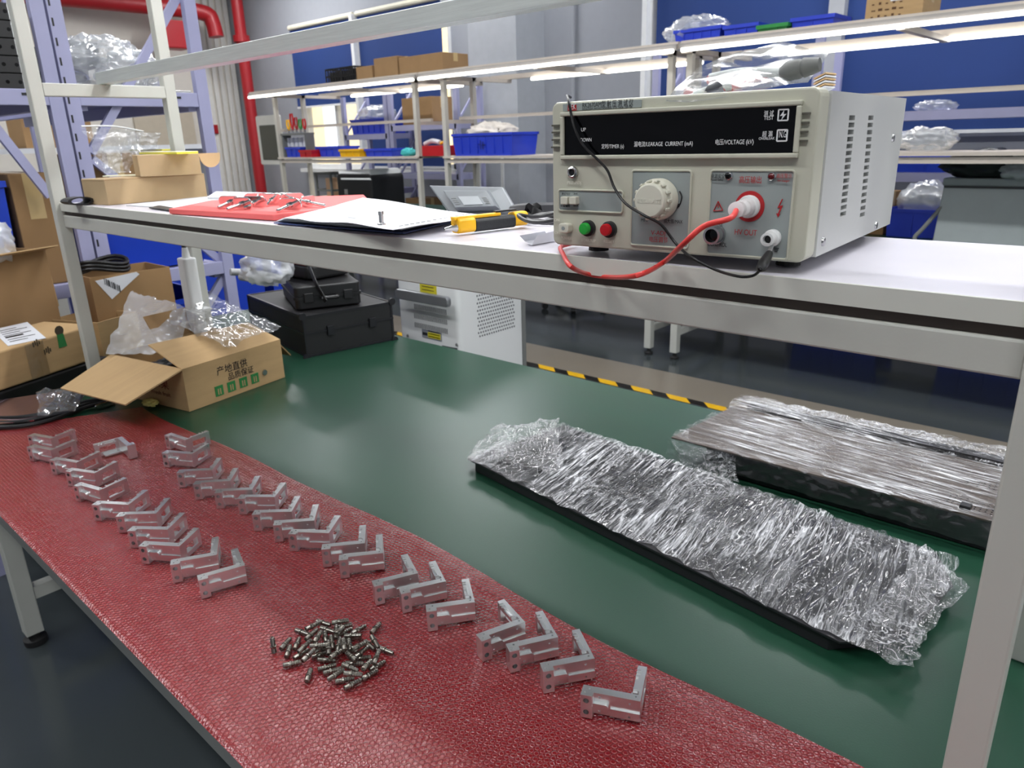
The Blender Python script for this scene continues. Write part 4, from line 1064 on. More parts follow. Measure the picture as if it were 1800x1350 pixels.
def wrap():
    mb = MB(); vs = []; fs = []; nx, ny = 420, 84
    for j in range(ny + 1):
        for i in range(nx + 1):
            u = i / nx; v = j / ny
            y = .2625 + v * (redge(-2.1 + u * 2.4) - .2625)
            xl = -2.142 + (y - .264) * .42
            x = xl + (0.35 - xl) * u
            z = TZ + .0035 + .0011 * noise.noise(Vector((x * 9, y * 30, 2))) + .0007 * noise.noise(Vector((x * 40, y * 60, 5)))
            if j == 0: z -= .003
            vs.append((x, y, z))
    for j in range(ny):
        for i in range(nx):
            a = j * (nx + 1) + i; fs.append((a, a + 1, a + nx + 2, a + nx + 1))
    k = len(vs); vs += [(x, y, TZ + .0006) for x, y, z in vs]
    def side(idx):
        for a, c in zip(idx, idx[1:]): fs.append((a, c, c + k, a + k))
    side([i for i in range(nx + 1)][::-1]); side([ny * (nx + 1) + i for i in range(nx + 1)])
    side([j * (nx + 1) for j in range(ny + 1)]); side([j * (nx + 1) + nx for j in range(ny + 1)][::-1])
    mb.add(vs, fs); return mb
tag(wrap().build('bubble_wrap', bw, smooth=True), 'long sheet of red bubble wrap covering the front of the green table', 'bubble wrap')

# ------------------------------------------------------------------ milled aluminium brackets
BH = .032; LA = .068; LB = .060
def make_bracket():
    mb = MB()
    mb.box(-LA + .013, 0, 0, .010, .003, BH)                       # arm A
    ob = mb.build('bracket', ALUM)
    add = MB()
    add.box(-LA, -LA + .014, -.007, .010, 0, BH)                    # end block
    blk = add.build('x', ALUM)
    B = MB(); B.box(-.0035, 0, .002, LB, .001, BH); bo = B.build('x', ALUM)
    B2 = MB(); B2.box(-.011, -.001, .016, LB - .002, BH - .008, BH - .0002); b2 = B2.build('x', ALUM)
    B3 = MB(); B3.box(-.016, -.001, .008, .044, .001, .004); b3 = B3.build('x', ALUM)
    B4 = MB(); B4.box(-.034, -.0002, -.0022, .002, .0045, .0150); b4 = B4.build('x', ALUM)
    B5 = MB(); B5.rbox(-.056, -.036, -.0045, .002, .0125, .0205, .0035, seg=5, axis='y'); b5 = B5.build('x', ALUM)
    B6 = MB(); B6.box(-.0105, -.002, LB - .008, LB, .004, BH); b6 = B6.build('x', ALUM)
    for u in (blk, bo, b2, b3, b4, b5, b6): boolean(ob, [u], 'UNION')
    cuts = []
    def cy(o, d, r, h): cuts.append(MB().lathe([(r, 0), (r, h)], o, d, 20).build('x', ALUM))
    for z in (.0085, .0245): cy((-LA + .0065, -.009, z), (0, 1, 0), .0034, .014)
    cuts.append(MB().box(-.0042, .001, .017, LB - .010, .0085, .0225).build('x', ALUM))    # window
    cy((-LA + .0155, -.0085, .018), (0, 0, 1), .0030, .016)       # scallop between block and arm
    cy((-.012, -.004, .0255), (0, 1, 0), .0014, .006); cy((-.012, -.004, .0085), (0, 1, 0), .0014, .006); cy((-.047, -.006, .0075), (0, 1, 0), .0014, .007); cy((-.047, -.004, .0270), (0, 1, 0), .0014, .006)
    cy((-LA + .0045, -.001, BH - .003), (0, 0, 1), .0013, .006); cy((-LA + .009, .005, BH - .003), (0, 0, 1), .0013, .006); cy((-.006, .006, BH - .003), (0, 0, 1), .0013, .006)
    cy((.002, .014, .005), (-1, 0, 0), .0013, .006); cy((.002, LB - .006, .006), (-1, 0, 0), .0013, .006); cy((.002, LB - .006, .027), (-1, 0, 0), .0013, .006)
    cuts.append(MB().box(-.0125, -.006, LB - .016, LB - .0125, BH - .003, BH + .002).build('x', ALUM))
    cuts.append(MB().box(-.0125, -.006, LB - .010, LB - .0070, BH - .003, BH + .002).build('x', ALUM))
    cuts.append(MB().box(-.0125, -.0075, .022, LB - .020, BH - .003, BH + .002).build('x', ALUM))
    cuts.append(MB().box(-.0125, -.0055, .016, .019, BH - .0035, BH + .002).build('x', ALUM))
    for c in cuts: boolean(ob, [c])
    # clean bevel
    bm = bmesh.new(); bm.from_mesh(ob.data); bmesh.ops.remove_doubles(bm, verts=bm.verts, dist=1e-5); bm.to_mesh(ob.data); bm.free()
    b_ = ob.modifiers.new('bevel', 'BEVEL'); b_.width = .00045; b_.segments = 2; b_.limit_method = 'ANGLE'; b_.angle_limit = radians(50)
    bpy.context.view_layer.update()
    me = bpy.data.meshes.new_from_object(ob.evaluated_get(bpy.context.evaluated_depsgraph_get()))
    ob.modifiers.clear(); ob.data = me
    if not me.materials: me.materials.append(ALUM)
    return ob
# (E: end block top corner, K: outer corner top, T: tip top), photo pixels
def cr(ox, oy, s, pts): return [(ox + x / s, oy + y / s) for x, y in pts]
BR = []
for pts in ([(170, 255), (320, 265), (512, 197)], [(185, 325), (322, 345), (500, 272)], [(310, 410), (492, 432), (680, 342)], [(415, 490), (605, 497), (800, 405)], [(465, 585), (640, 607), (862, 517)],
            [(583, 715), (832, 706), (1005, 590)], [(740, 793), (1022, 768), (1145, 638)], [(815, 888), (1095, 868), (1250, 740)], [(893, 990), (1168, 978), (1342, 840)], [(1100, 1115), (1440, 1040), (1450, 892)], [(1296, 1213), (1632, 1108), (1560, 972)]):
    BR.append(('L', cr(0, 700, 3.75, pts)))
BR.append(('F', [(635 / 3.75, 700 + 238 / 3.75), (803 / 3.75, 700 + 252 / 3.75), (603 / 3.75, 700 + 305 / 3.75)]))
for pts in ([(130, 110), (252, 133), (440, 68)], [(85, 240), (302, 235), (462, 153)], [(183, 385), (458, 357), (552, 250)], [(303, 470), (590, 442), (668, 315)], [(458, 530), (745, 497), (828, 380)], [(615, 573), (903, 552), (1022, 425)],
            [(720, 690), (1030, 662), (1122, 515)], [(877, 765), (1203, 727), (1240, 575)], [(973, 832), (1293, 800), (1422, 668)], [(1220, 942), (1572, 890), (1578, 722)], [(1337, 1020), (1705, 955), (1703, 793)]):
    BR.append(('R', cr(260, 740, 4.09, pts)))
for pts in ([(105, 308), (383, 222), (310, 90)], [(258, 352), (540, 268), (468, 128)], [(405, 450), (703, 392), (655, 225)], [(712, 625), (995, 497), (850, 340)], [(862, 682), (1178, 582), (1078, 408)], [(1055, 788), (1388, 705), (1282, 515)], [(1252, 918), (1628, 945), (1692, 730)]):
    BR.append(('R', cr(620, 940, 3.214, pts)))
proto = make_bracket()
BZ = TZ + .0052
LL = ['back-most pale bracket of the left row', 'second from the back of the left row', 'third bracket from the back of the left row', 'fourth bracket from the back of the left row', 'fifth bracket from the back of the left row', 'sixth bracket from the back of the left row', 'seventh bracket from the back of the left row', 'fourth bracket from the front of the left row', 'third from the front of the left row', 'second from the front of the left row, framed arm pointing away', 'front-most of the left row, outer side facing the viewer']
RR = ['back-most bracket of the right row beside the green table edge', 'second bracket from the back of the right row', 'third bracket from the back of the right row', 'fourth bracket from the back of the right row', 'fifth bracket from the back of the right row', 'sixth bracket from the back of the right row', 'seventh bracket from the back of the right row', 'eighth bracket from the back of the right row', 'ninth from the back of the right row, window frame showing', 'tenth bracket from the back of the right row', 'eleventh from the back, last before the gap in the right row',
      'back one of the three brackets right of the fittings pile', 'middle one of the three right of the fittings pile', 'front one of the three right of the fittings pile', 'rear one of the near group of three, turned steeply', 'middle bracket of the near group of three', 'front bracket of the near group of three', 'nearest to the viewer, alone at the front right end']
iL = iR = 0
for n_, (side, (E, K, T_)) in enumerate(BR):
    zt_ = BZ + BH
    e = atz(*E, zt_); k = atz(*K, zt_); tt = atz(*T_, zt_)
    ang1 = atan2(k.y - e.y, k.x - e.x) - atan2(.007, LA)
    ang2 = atan2(tt.y - k.y, tt.x - k.x) - pi / 2
    if side == 'F': ang2 = ang1   # the reversed one is set from its frame arm
    d = (ang2 - ang1 + pi) % (2 * pi) - pi
    ang = ang1 + d * .5
    if side == 'F':
        v = tt - k; ang = atan2(v.y, v.x) - pi / 2
    R2 = Matrix.Rotation(ang, 3, 'Z')
    # place so that K and E and T fit on average
    pos = (k + (e - R2 @ Vector((-LA, -.007, 0))) + (tt - R2 @ Vector((0, LB, 0)))) / 3
    if side == 'F': pos = k
    o = proto if n_ == 0 else proto.copy()
    if n_: COL.objects.link(o)
    o.location = (pos.x, pos.y, BZ); o.rotation_euler = (0, 0, ang)
    if side == 'L': lab_ = 'aluminium bracket, ' + LL[iL]; iL += 1
    elif side == 'R': lab_ = 'aluminium bracket, ' + RR[iR]; iR += 1
    else: lab_ = 'silver milled bracket facing the other way near the back of the left row'
    tag(o, lab_, 'bracket', 'milled aluminium brackets set out in two rows')

# ------------------------------------------------------------------ barbed hose fittings
def fitting():
    prof = [(.0016, .0008), (.0030, 0), (.0034, .0005), (.0034, .0075)]
    for k in range(5): prof[-1:] = prof[-1:] + [(.00345, .001 + k * .0013), (.0031, .0016 + k * .0013)]
    prof = [(.0019, .002), (.0019, 0), (.0030, 0)]
    for k in range(5): prof += [(.0035, .0006 + k * .0014), (.0032, .0013 + k * .0014)]
    prof += [(.0031, .0082), (.0042, .0086), (.0042, .0102), (.0028, .0106)]
    for k in range(4): prof += [(.0029, .0112 + k * .0030), (.0035, .0116 + k * .0030), (.0027, .0138 + k * .0030)]
    prof += [(.0024, .0236), (.0015, .0238), (.0015, .022)]
    m = MB().lathe(prof, (0, 0, -.012), (0, 0, 1), 16)
    return m.build('hose_fitting', NICKEL, smooth=True)
fit = fitting()
fit.data.materials[0] = NICKEL
FZ = TZ + .0048
caps = []
def segdist(p1, q1, p2, q2):
    best = 9
    for a in (0, .25, .5, .75, 1):
        A = p1.lerp(q1, a)
        d = q2 - p2; t = max(0, min(1, (A - p2).dot(d) / d.length_squared)); best = min(best, (A - (p2 + d * t)).length)
    for a in (0, .25, .5, .75, 1):
        A = p2.lerp(q2, a)
        d = q1 - p1; t = max(0, min(1, (A - p1).dot(d) / d.length_squared)); best = min(best, (A - (p1 + d * t)).length)
    return best
first = [True]
def place_fit(c, dirv, label, group='loose hose fittings in a pile'):
    dirv = dirv.normalized()
    o = fit if first[0] else fit.copy()
    if not first[0]: COL.objects.link(o)
    first[0] = False
    o.location = c; o.rotation_mode = 'QUATERNION'; o.rotation_quaternion = dirv.to_track_quat('Z', 'Y')
    tag(o, label, 'fitting', group)
    caps.append((c - dirv * .0115, c + dirv * .0115))
def fpx(a, b, label, z=.0038, up=0):
    A = atz(*a, FZ + z); B = atz(*b, FZ + z + up); place_fit((A + B) / 2, B - A, label)
FT = lambda x, y: (440 + x / 6, 1060 + y / 6)
fpx(FT(230, 370), FT(245, 520), 'steel hose fitting standing on end, left-most and apart from the pile') if False else place_fit(atz(480, 1133, FZ + .012), Vector((0.03, 0, 1)), 'steel hose fitting standing on end, left-most and apart from the pile')
fpx(FT(1275, 320), FT(1375, 205), 'steel hose fitting lying alone at the upper right of the pile')
fpx(FT(595, 830), FT(640, 690), 'steel hose fitting lying alone below the pile, bore towards the viewer')
fpx(FT(355, 660), FT(535, 620), 'steel hose fitting lying crosswise at the lower left of the pile')
fpx(FT(995, 900), FT(1170, 810), 'steel hose fitting at the very bottom of the pile')
fpx(FT(1180, 800), FT(1340, 710), 'steel hose fitting following the bottom-most one up to the right')
fpx(FT(1350, 470), FT(1520, 540), 'steel hose fitting at the far right tip of the pile')
fpx(FT(330, 480), FT(420, 375), 'steel hose fitting at the left edge of the pile beside the standing one')
PL = 'steel barbed hose fitting heaped in the pile on the red bubble wrap'
others = [((700, 190), (850, 235)), ((870, 210), (1030, 180)), ((900, 260), (1070, 225)), ((490, 290), (610, 330)), ((580, 390), (715, 270)), ((380, 570), (425, 445)), ((470, 490), (520, 365)), ((505, 505), (650, 400)), ((640, 250), (690, 225)), ((770, 270), (860, 300)), ((685, 400), (740, 310)),
          ((800, 400), (785, 310)), ((930, 340), (1060, 275)), ((980, 375), (1180, 360)), ((1190, 385), (1330, 510)), ((1280, 360), (1350, 460)), ((640, 455), (810, 440)), ((680, 500), (850, 480)), ((470, 580), (610, 495)), ((560, 600), (670, 500)), ((660, 570), (820, 520)), ((960, 490), (1130, 515)),
          ((1090, 590), (1265, 570)), ((720, 700), (900, 650)), ((775, 740), (960, 690)), ((820, 800), (990, 710)), ((970, 660), (1140, 705)), ((1000, 750), (1170, 750)), ((900, 830), (1095, 790)), ((1020, 635), (1185, 640)), ((1200, 700), (1270, 600)), ((1310, 620), (1355, 515)), ((1265, 700), (1415, 620)),
          ((1140, 540), (1210, 490)), ((1110, 300), (1180, 260)), ((880, 560), (930, 510)), ((870, 470), (850, 360)), ((920, 490), (945, 390)), ((990, 470), (980, 400)), ((1050, 470), (1040, 410)), ((1120, 470), (1180, 430))]
def lift(A, B):
    z = 0.0
    for it in range(12):
        a = A + Vector((0, 0, z)); c = B + Vector((0, 0, z))
        if all(segdist(a, c, p, q) > .0066 for p, q in caps): return z
        z += .0016
    return z
for a, b_ in others:
    A = atz(*FT(*a), FZ + .0038); B = atz(*FT(*b_), FZ + .0038)
    c = (A + B) / 2; d = (B - A).normalized(); A2 = c - d * .0115; B2 = c + d * .0115
    z = lift(A2, B2)
    c2 = c + Vector((0, 0, z)); 
    if z: c2 = atz(*proj(c), FZ + .0038 + z)
    place_fit(c2, d + Vector((0, 0, .0 if z == 0 else rnd.uniform(-.22, .22))), PL)
cen_ = atz(*FT(930, 520), FZ)
cnt = 0
for k in range(400):
    if cnt >= 20: break
    r = sqrt(rnd.random()); a = rnd.random() * 2 * pi
    c = cen_ + Vector((r * cos(a) * .036, r * sin(a) * .028, .0038)); th = rnd.random() * pi; d = Vector((cos(th), sin(th), rnd.uniform(-.25, .25))).normalized()
    z = lift(c - d * .0115, c + d * .0115)
    if z < .0125: place_fit(c + Vector((0, 0, z)), d, PL); cnt += 1
# ------------------------------------------------------------------ film-wrapped black panels
PANB = mat('panel_black', (34, 34, 37), 0.35, var=0.06)
PANT = mat('panel_umber', (92, 82, 74), 0.34, var=0.05)
def wrapmat(name, st, skew=0.0, haze=.10, fold=.8, sc=60.0, dist=.4, lw_=9.0, base=.10):
    """stretch film: clear and glossy, whitened along thin fold lines where the film doubles up"""
    m = bpy.data.materials.new(name); m.use_nodes = True
    nt = m.node_tree; N = nt.nodes; L = nt.links; N.remove(N['Principled BSDF']); out = N['Material Output']
    tc = N.new('ShaderNodeTexCoord')
    def M_(op, x, y=0.0, cl=False):
        n = N.new('ShaderNodeMath'); n.operation = op; n.use_clamp = cl
        for i, v in enumerate((x, y)):
            if isinstance(v, (int, float)): n.inputs[i].default_value = v
            else: L.new(v, n.inputs[i])
        return n.outputs[0]
    rot = N.new('ShaderNodeMapping'); rot.inputs['Rotation'].default_value = (0, 0, skew); L.new(tc.outputs['Object'], rot.inputs[0])
    def nz(scale, stretch, det=2, di=.4, off=0.0):
        mp = N.new('ShaderNodeMapping'); mp.inputs['Scale'].default_value = stretch; mp.inputs['Location'].default_value = (off, off * 2, 0); L.new(rot.outputs[0], mp.inputs[0])
        n = N.new('ShaderNodeTexNoise'); n.inputs['Scale'].default_value = scale; n.inputs['Detail'].default_value = det; n.inputs['Distortion'].default_value = di
        L.new(mp.outputs[0], n.inputs['Vector']); return n.outputs['Fac']
    def lines(v, k): return M_('SUBTRACT', 1.0, M_('MULTIPLY', M_('ABSOLUTE', M_('SUBTRACT', v, .5)), k), True)
    a = lines(nz(sc, st, 2, dist), lw_); b = lines(nz(sc * 2.1, st, 2, dist, 3.0), lw_ * .9); c = lines(nz(sc * .9, (.8, .8, 1), 3, 1.2, 7.0), lw_ * 1.3)
    patch = M_('MULTIPLY', M_('SUBTRACT', nz(7, (1, .8, 1), 2, .5, 11.0), .42), 5.0, True)
    patch2 = M_('MULTIPLY', M_('SUBTRACT', nz(9, (1, 1, 1), 2, .5, 17.0), .50), 6.0, True)
    hgt = M_('ADD', M_('ADD', a, M_('MULTIPLY', b, .6)), M_('MULTIPLY', M_('MULTIPLY', c, patch2), .8))
    bp = N.new('ShaderNodeBump'); bp.inputs['Strength'].default_value = .9; bp.inputs['Distance'].default_value = .0016; L.new(hgt, bp.inputs['Height'])
    tr = N.new('ShaderNodeBsdfTransparent'); g = N.new('ShaderNodeBsdfGlossy'); g.inputs['Roughness'].default_value = .16; L.new(bp.outputs[0], g.inputs['Normal'])
    d = N.new('ShaderNodeBsdfDiffuse'); d.inputs[0].default_value = (.86, .87, .90, 1); L.new(bp.outputs[0], d.inputs['Normal'])
    m1 = N.new('ShaderNodeMixShader'); lw = N.new('ShaderNodeLayerWeight'); lw.inputs['Blend'].default_value = .2; L.new(bp.outputs[0], lw.inputs['Normal'])
    L.new(M_('ADD', M_('MULTIPLY', lw.outputs['Fresnel'], .8), base, True), m1.inputs[0]); L.new(tr.outputs[0], m1.inputs[1]); L.new(g.outputs[0], m1.inputs[2])
    ln = M_('ADD', M_('MULTIPLY', M_('POWER', a, 2.5), M_('ADD', M_('MULTIPLY', patch, .8), .2)), M_('MULTIPLY', M_('POWER', b, 2.5), patch))
    ln = M_('ADD', ln, M_('MULTIPLY', M_('POWER', c, 2.5), patch2))
    ff = M_('ADD', M_('MULTIPLY', ln, fold), haze * .4, True)
    m2 = N.new('ShaderNodeMixShader'); L.new(M_('MINIMUM', ff, .9), m2.inputs[0]); L.new(m1.outputs[0], m2.inputs[1]); L.new(d.outputs[0], m2.inputs[2])
    L.new(m2.outputs[0], out.inputs[0]); return m
FILM1 = wrapmat('stretch_film_cross', (1, .07, 1), skew=-.15, sc=62, fold=.62, haze=.02, lw_=15)
FILM2 = wrapmat('stretch_film_long', (.05, 1, 1), skew=.05, sc=60, fold=.62, haze=.01, lw_=15, dist=.2, base=.04)
FILM3 = wrapmat('stretch_film_loose', (1, .5, 1), skew=.4, haze=.12, fold=.7, sc=50, dist=1.0, lw_=13)
def poly_slab(pp, z0, z1, m, parent, inv, name, bevel=.001):
    mb = MB().prism([(p.x, p.y) for p in pp], z0, z1)
    return mb.build(name, m, parent, inv=inv, bevel=bevel)
def filmgrid(quad, nu, nv, zf, wr, seed, edge=.006):
    c = [Vector(p) for p in quad]; vs = []; fs = []
    for j in range(nv + 1):
        for i in range(nu + 1):
            u = i / nu; v = j / nv
            p = (c[0] * (1 - u) + c[1] * u) * (1 - v) + (c[3] * (1 - u) + c[2] * u) * v
            e = min(u, 1 - u, v * .35, (1 - v) * .35) * 40
            q = Vector(((p.x - .16 * p.y) * 46, p.y * 2.6, seed)) if wr == 0 else Vector((p.x * 3, p.y * 45, seed))
            r = 1 - abs(noise.noise(q)) * 2; r2 = 1 - abs(noise.noise(Vector((p.x * 60, p.y * 60, seed + 3)))) * 2
            h = .0030 * r + .0004 * r2
            o = noise.noise_vector(Vector((p.x * 30, p.y * 30, seed)))
            k = max(0, 1 - e)
            p = p + Vector((o[0], o[1], 0)) * .012 * k
            vs.append((p.x, p.y, zf(u, v) + h * min(1, e + .3) - .001 * k + abs(o[2]) * .008 * k))
    for j in range(nv):
        for i in range(nu):
            a = j * (nu + 1) + i; fs.append((a, a + 1, a + nu + 2, a + nu + 1))
    return MB().add(vs, fs)
# front panel
zt = .806
FLc, BLc, F2, R1, R2, BRc = atz(822, 806, zt), atz(990, 747, zt), atz(1476, 1128, zt), atz(1588, 1124, zt), atz(1676, 1028, zt), atz(1648, 972, zt)
fp = thing('wrapped_chassis', 'long perforated black metal panel wrapped in crinkled clear film, nearer the viewer', 'panel', tuple((FLc + BRc) / 2 - Vector((0, 0, zt - TZ))), 0)
Li = mtx(fp).inverted()
poly_slab([FLc, F2, R1, R2, BRc, BLc], zt - .004, zt, PANB, fp, Li, 'face_plate')
inn = [FLc.lerp(BRc, .02), F2.lerp(BLc, .02), R1.lerp(BLc, .03), R2.lerp(BLc, .03), BRc.lerp(FLc, .02), BLc.lerp(F2, .02)]
poly_slab(inn, TZ + .0005, zt - .004, PANB, fp, Li, 'body')
# perforation: rows of slots
mb = MB(); ex = (F2 - FLc).normalized(); ey = (BLc - FLc).normalized()
for i in range(100):
    for j in range(13):
        c = FLc + ex * (.06 + i * .0058) + ey * (.05 + j * .017); 
        mb.add([c + ex * .0013 - ey * .006 + Vector((0, 0, .0004)), c + ex * .0027 - ey * .006 + Vector((0, 0, .0004)), c + ex * .0027 + ey * .006 + Vector((0, 0, .0004)), c + ex * .0013 + ey * .006 + Vector((0, 0, .0004))], [(0, 1, 2, 3)])
mb.build('perforation', BLACKG, fp, inv=Li)
q0 = [FLc - ex * .008 - ey * .003, F2 + ex * .085 + ey * .005, BRc + ex * .025, BLc - ex * .01 + ey * .006]
filmgrid(q0, 300, 90, lambda u, v: zt + .0015, 0, 1.0).build('film', FILM1, fp, inv=Li, smooth='all')
crumple([atz(822, 812, .79), atz(990, 840, .812), atz(985, 742, .83), atz(872, 752, .815)], 46, 40, .016, 26, 2.0).build('loose_film', FILM3, fp, inv=Li, smooth='all')
crumple([atz(1520, 1085, .815), atz(1600, 1145, .785), atz(1700, 1040, .80), atz(1620, 960, .825)], 44, 44, .014, 28, 5.0).build('loose_film', FILM3, fp, inv=Li, smooth='all')
crumple([atz(1400, 905, .80), atz(1655, 985, .80), atz(1640, 960, .825), atz(1480, 905, .835)], 60, 24, .012, 26, 8.0).build('loose_film', FILM3, fp, inv=Li, smooth='all')
# rear panel unit
z2 = .836
c0, c1 = atz(1180, 768, z2), atz(1305, 706, z2)
xr2 = -.095
c2 = Vector((xr2, c1.y + (atz(1760, 800, z2).y - c1.y), z2)); c3 = Vector((xr2, atz(1742, 915, z2).y, z2))
rp_ = thing('wrapped_chassis', 'thick black panel unit in shiny film lying behind the perforated one, beside the right post', 'panel', tuple((c0 + c2) / 2 - Vector((0, 0, z2 - TZ))), 0)
Li = mtx(rp_).inverted()
poly_slab([c0, c3, c2, c1], z2 - .004, z2, PANT, rp_, Li, 'face_plate')
b0 = atz(1262, 822, TZ); 
x0_ = b0.x + .03
MB().box(x0_, xr2 - .005, c0.y + .012, c1.y - .01, TZ + .001, z2 - .004).build('body', PANB, rp_, inv=Li, bevel=.001)
MB().box(x0_ - .05, x0_, c0.y + .02, c0.y + .03, TZ + .015, z2 - .004).box(x0_ - .05, x0_ - .045, c0.y + .02, c1.y - .02, z2 - .012, z2 - .004).build('flange', PANB, rp_, inv=Li)
mb = MB()
for cx_, cy_, nx_, ny_ in ((1690, 885, 9, 5), (1725, 852, 7, 4)):
    c = atz(cx_, cy_, z2 + .0004)
    for i in range(nx_):
        for j in range(ny_):
            p = c + Vector((-.02 + i * .008, -.012 + j * .008 + (i % 2) * .004, 0)); mb.lathe([(.0013, 0), (.0013, .0004)], p, seg=8)
mb.build('perforation', BLACKG, rp_, inv=Li)
c = atz(1697, 893, z2); MB().box(c.x - .008, c.x + .008, c.y - .008, c.y + .008, z2, z2 + .007).build('latch', BLACK, rp_, inv=Li, bevel=.001)
MB().box(c1.x + .03, xr2 - .002, c1.y - .040, c1.y - .012, z2, z2 + .010).build('rear_rail', PANB, rp_, inv=Li, bevel=.001)
for px, py in ((1372, 822), (1545, 868)):
    p = aty(px, py, c0.y + .012); MB().lathe([(.005, 0), (.004, .003)], p, (0, -1, 0), 14).build('bolt', STEEL, rp_, inv=Li)
filmgrid([c0 + Vector((-.006, -.004, 0)), c3 + Vector((.002, -.004, 0)), c2 + Vector((.002, .006, 0)), c1 + Vector((-.004, .006, 0))], 230, 100, lambda u, v: z2 + .0015 + .0115 * max(0, min(1, (v - .78) * 12)), 1, 4.0).build('film', FILM2, rp_, inv=Li, smooth='all')
crumple([c0 + Vector((-.006, -.006, -.035)), c3 + Vector((.0, -.006, -.045)), c3 + Vector((0, -.006, .002)), c0 + Vector((-.006, -.006, .002))], 150, 12, .005, 40, 7.0).build('front_film', film('skirt_film', haze=.05, rough=.08, bscale=60, bump=.8, stretch=(.2, 1, 1), fac=.06), rp_, inv=Li, smooth='all')
crumple([atz(1200, 828, TZ + .006), atz(1300, 850, TZ + .004), atz(1290, 800, z2 - .012), atz(1182, 776, z2 - .004)], 30, 24, .012, 34, 3.5).build('loose_film', FILM3, rp_, inv=Li, smooth='all')
crumple([c1 + Vector((-.004, -.02, .003)), c2 + Vector((0, -.02, .0)), c2 + Vector((0, .01, .004)), c1 + Vector((0, .01, .010))], 120, 14, .010, 32, 6.5).build('loose_film', FILM3, rp_, inv=Li, smooth='all')
# edge of a device at the far right of the table
dv = thing('control_box', 'grey control box with a red light strip peeking out right of the post', 'device', (-.005, .80, TZ + .0005))
p = atz(1788, 1140, TZ)
dv.location = (p.x, p.y, TZ + .0005)
MB().box(0, .16, 0, .16, .004, .045).build('casing', mat('device_grey', (120, 126, 132), 0.35), dv, bevel=.003)
MB().box(.001, .02, -.001, 0, .028, .034).build('light_strip', mat('red_led', (255, 40, 90), 0.4, emit=(255, 30, 90), es=2.0), dv)
MB().lathe([(.004, 0), (.004, .002)], (.008, 0, .012), (0, -1, 0), 14).build('screw', STEEL, dv)
# ------------------------------------------------------------------ helpers for boxes fitted to three base corners
def vtop(F, px, py):
    d = ray(px, py); t = (Vector((F.x, F.y)) - Vector((EYE.x, EYE.y))).length / Vector((d.x, d.y)).length
    return EYE.z + d.z * t
def base_frame(Fp, Rp, z0, topF, depth):
    F = atz(*Fp, z0); Rr = atz(*Rp, z0); u = Rr - F; L_ = u.length; ang = atan2(u.y, u.x)
    return F, ang, L_, vtop(F, *topF) - z0
def open_carton(name, label, F, ang, L_, D, h, m=CARD, wall=.004, group=None):
    t = thing(name, label, 'carton', tuple(F), ang, group)
    mb = MB()
    mb.box(0, L_, 0, D, 0, .004).box(0, L_, 0, wall, .004, h).box(0, L_, D - wall, D, .004, h).box(0, wall, wall, D - wall, .004, h).box(L_ - wall, L_, wall, D - wall, .004, h)
    mb.build('box_walls', m, t)
    return t
def wflap(t, pts, m=CARD, th=.0035, name='flap'):
    """flap from 4 world points"""
    I_ = mtx(t).inverted()
    return MB().plate([Vector(p) for p in pts], th).build(name, m, t, inv=I_)
CORR = mat('corrugated_card', (190, 158, 114), 0.85, var=0.05, scale=6, bump=0.5, bscale=22, stretch=(1, 14, 1))
# ---- open fruit carton
Fp, Rp = (333, 724), (501, 663)
F, ang, L_, h = base_frame(Fp, Rp, TZ + .001, (328, 648), 0)
Lp = atz(191, 624, TZ + .001 + h); D = abs((Matrix.Rotation(-ang, 3, 'Z') @ (Lp - F)).y)
ct = open_carton('carton', 'open brown carton with flaps out and green packing symbols, beside the red bubble wrap', F, ang, L_, D, h)
CI = mtx(ct).inverted(); CM = mtx(ct)
def cl(x, y, z): return CM @ Vector((x, y, z))
wflap(ct, [cl(0, D, h), cl(0, 0, h), atz(220, 711, TZ + .075), atz(106, 682, TZ + .075)][::-1], CORR)
wflap(ct, [cl(0, 0, h), cl(L_, 0, h), cl(L_ * .93, .10, h + .045), cl(.0, .125, h + .05)], CORR)
wflap(ct, [cl(L_, D * .1, h), cl(L_, D, h), cl(L_ + .10, D * .8, h - .085), cl(L_ + .085, D * .2, h - .08)], CARD2)
wflap(ct, [cl(L_ * .45, D, h - .003), cl(L_, D, h - .003), cl(L_, D + .05, h + .07), cl(L_ * .45, D + .05, h + .07)], CARD2)
def FMl(x, z, y=-.0012): return Matrix.Translation((x, y, z)) @ Matrix.Rotation(pi / 2, 4, 'X')
INKG = mat('ink_green', (40, 120, 60), 0.7)
text('产地直供', .026, FMl(L_ * .30, h * .62), INK, ct, width=.10); text('品质保证', .022, FMl(L_ * .40, h * .42), INK, ct, width=.085)
for k in range(4):
    mb = MB(); x = L_ * .26 + k * .040
    mb.box(x, x + .026, -.0012, .0, .014, .042); o = mb.build('packing_symbol', INKG, ct)
    MB().box(x + .008, x + .011, -.0018, -.0010, .018, .034).box(x + .015, x + .018, -.0018, -.0010, .018, .034).build('symbol_mark', CARD, o)
MB().lathe([(.009, 0), (.008, .003)], (L_ * .78, 0, .035), (0, -1, 0), 18).build('sticker', STEEL, ct)
def FS(y, z): return Matrix.Translation((-.0012, y, z)) @ Matrix.Rotation(-pi / 2, 4, 'Z') @ Matrix.Rotation(pi / 2, 4, 'X')
text('水果', .030, FS(D * .45, h * .45), mat('ink_brown', (110, 50, 35), .8), ct, width=.07); text('Fresh fruit', .016, FS(D * .48, h * .26), mat('ink_brown', (110, 50, 35), .8), ct, width=.08)
BUB = film('bubble_film', haze=.26, rough=.18, bscale=55, bump=.9, fac=.10, ridge=False)
bs = crumple([cl(.01, D * .25, h - .03), cl(.02, D * .98, h - .02), cl(.16, D * 1.0, h + .10), cl(.20, D * .35, h + .0)], 60, 50, .020, 22, 3.0)
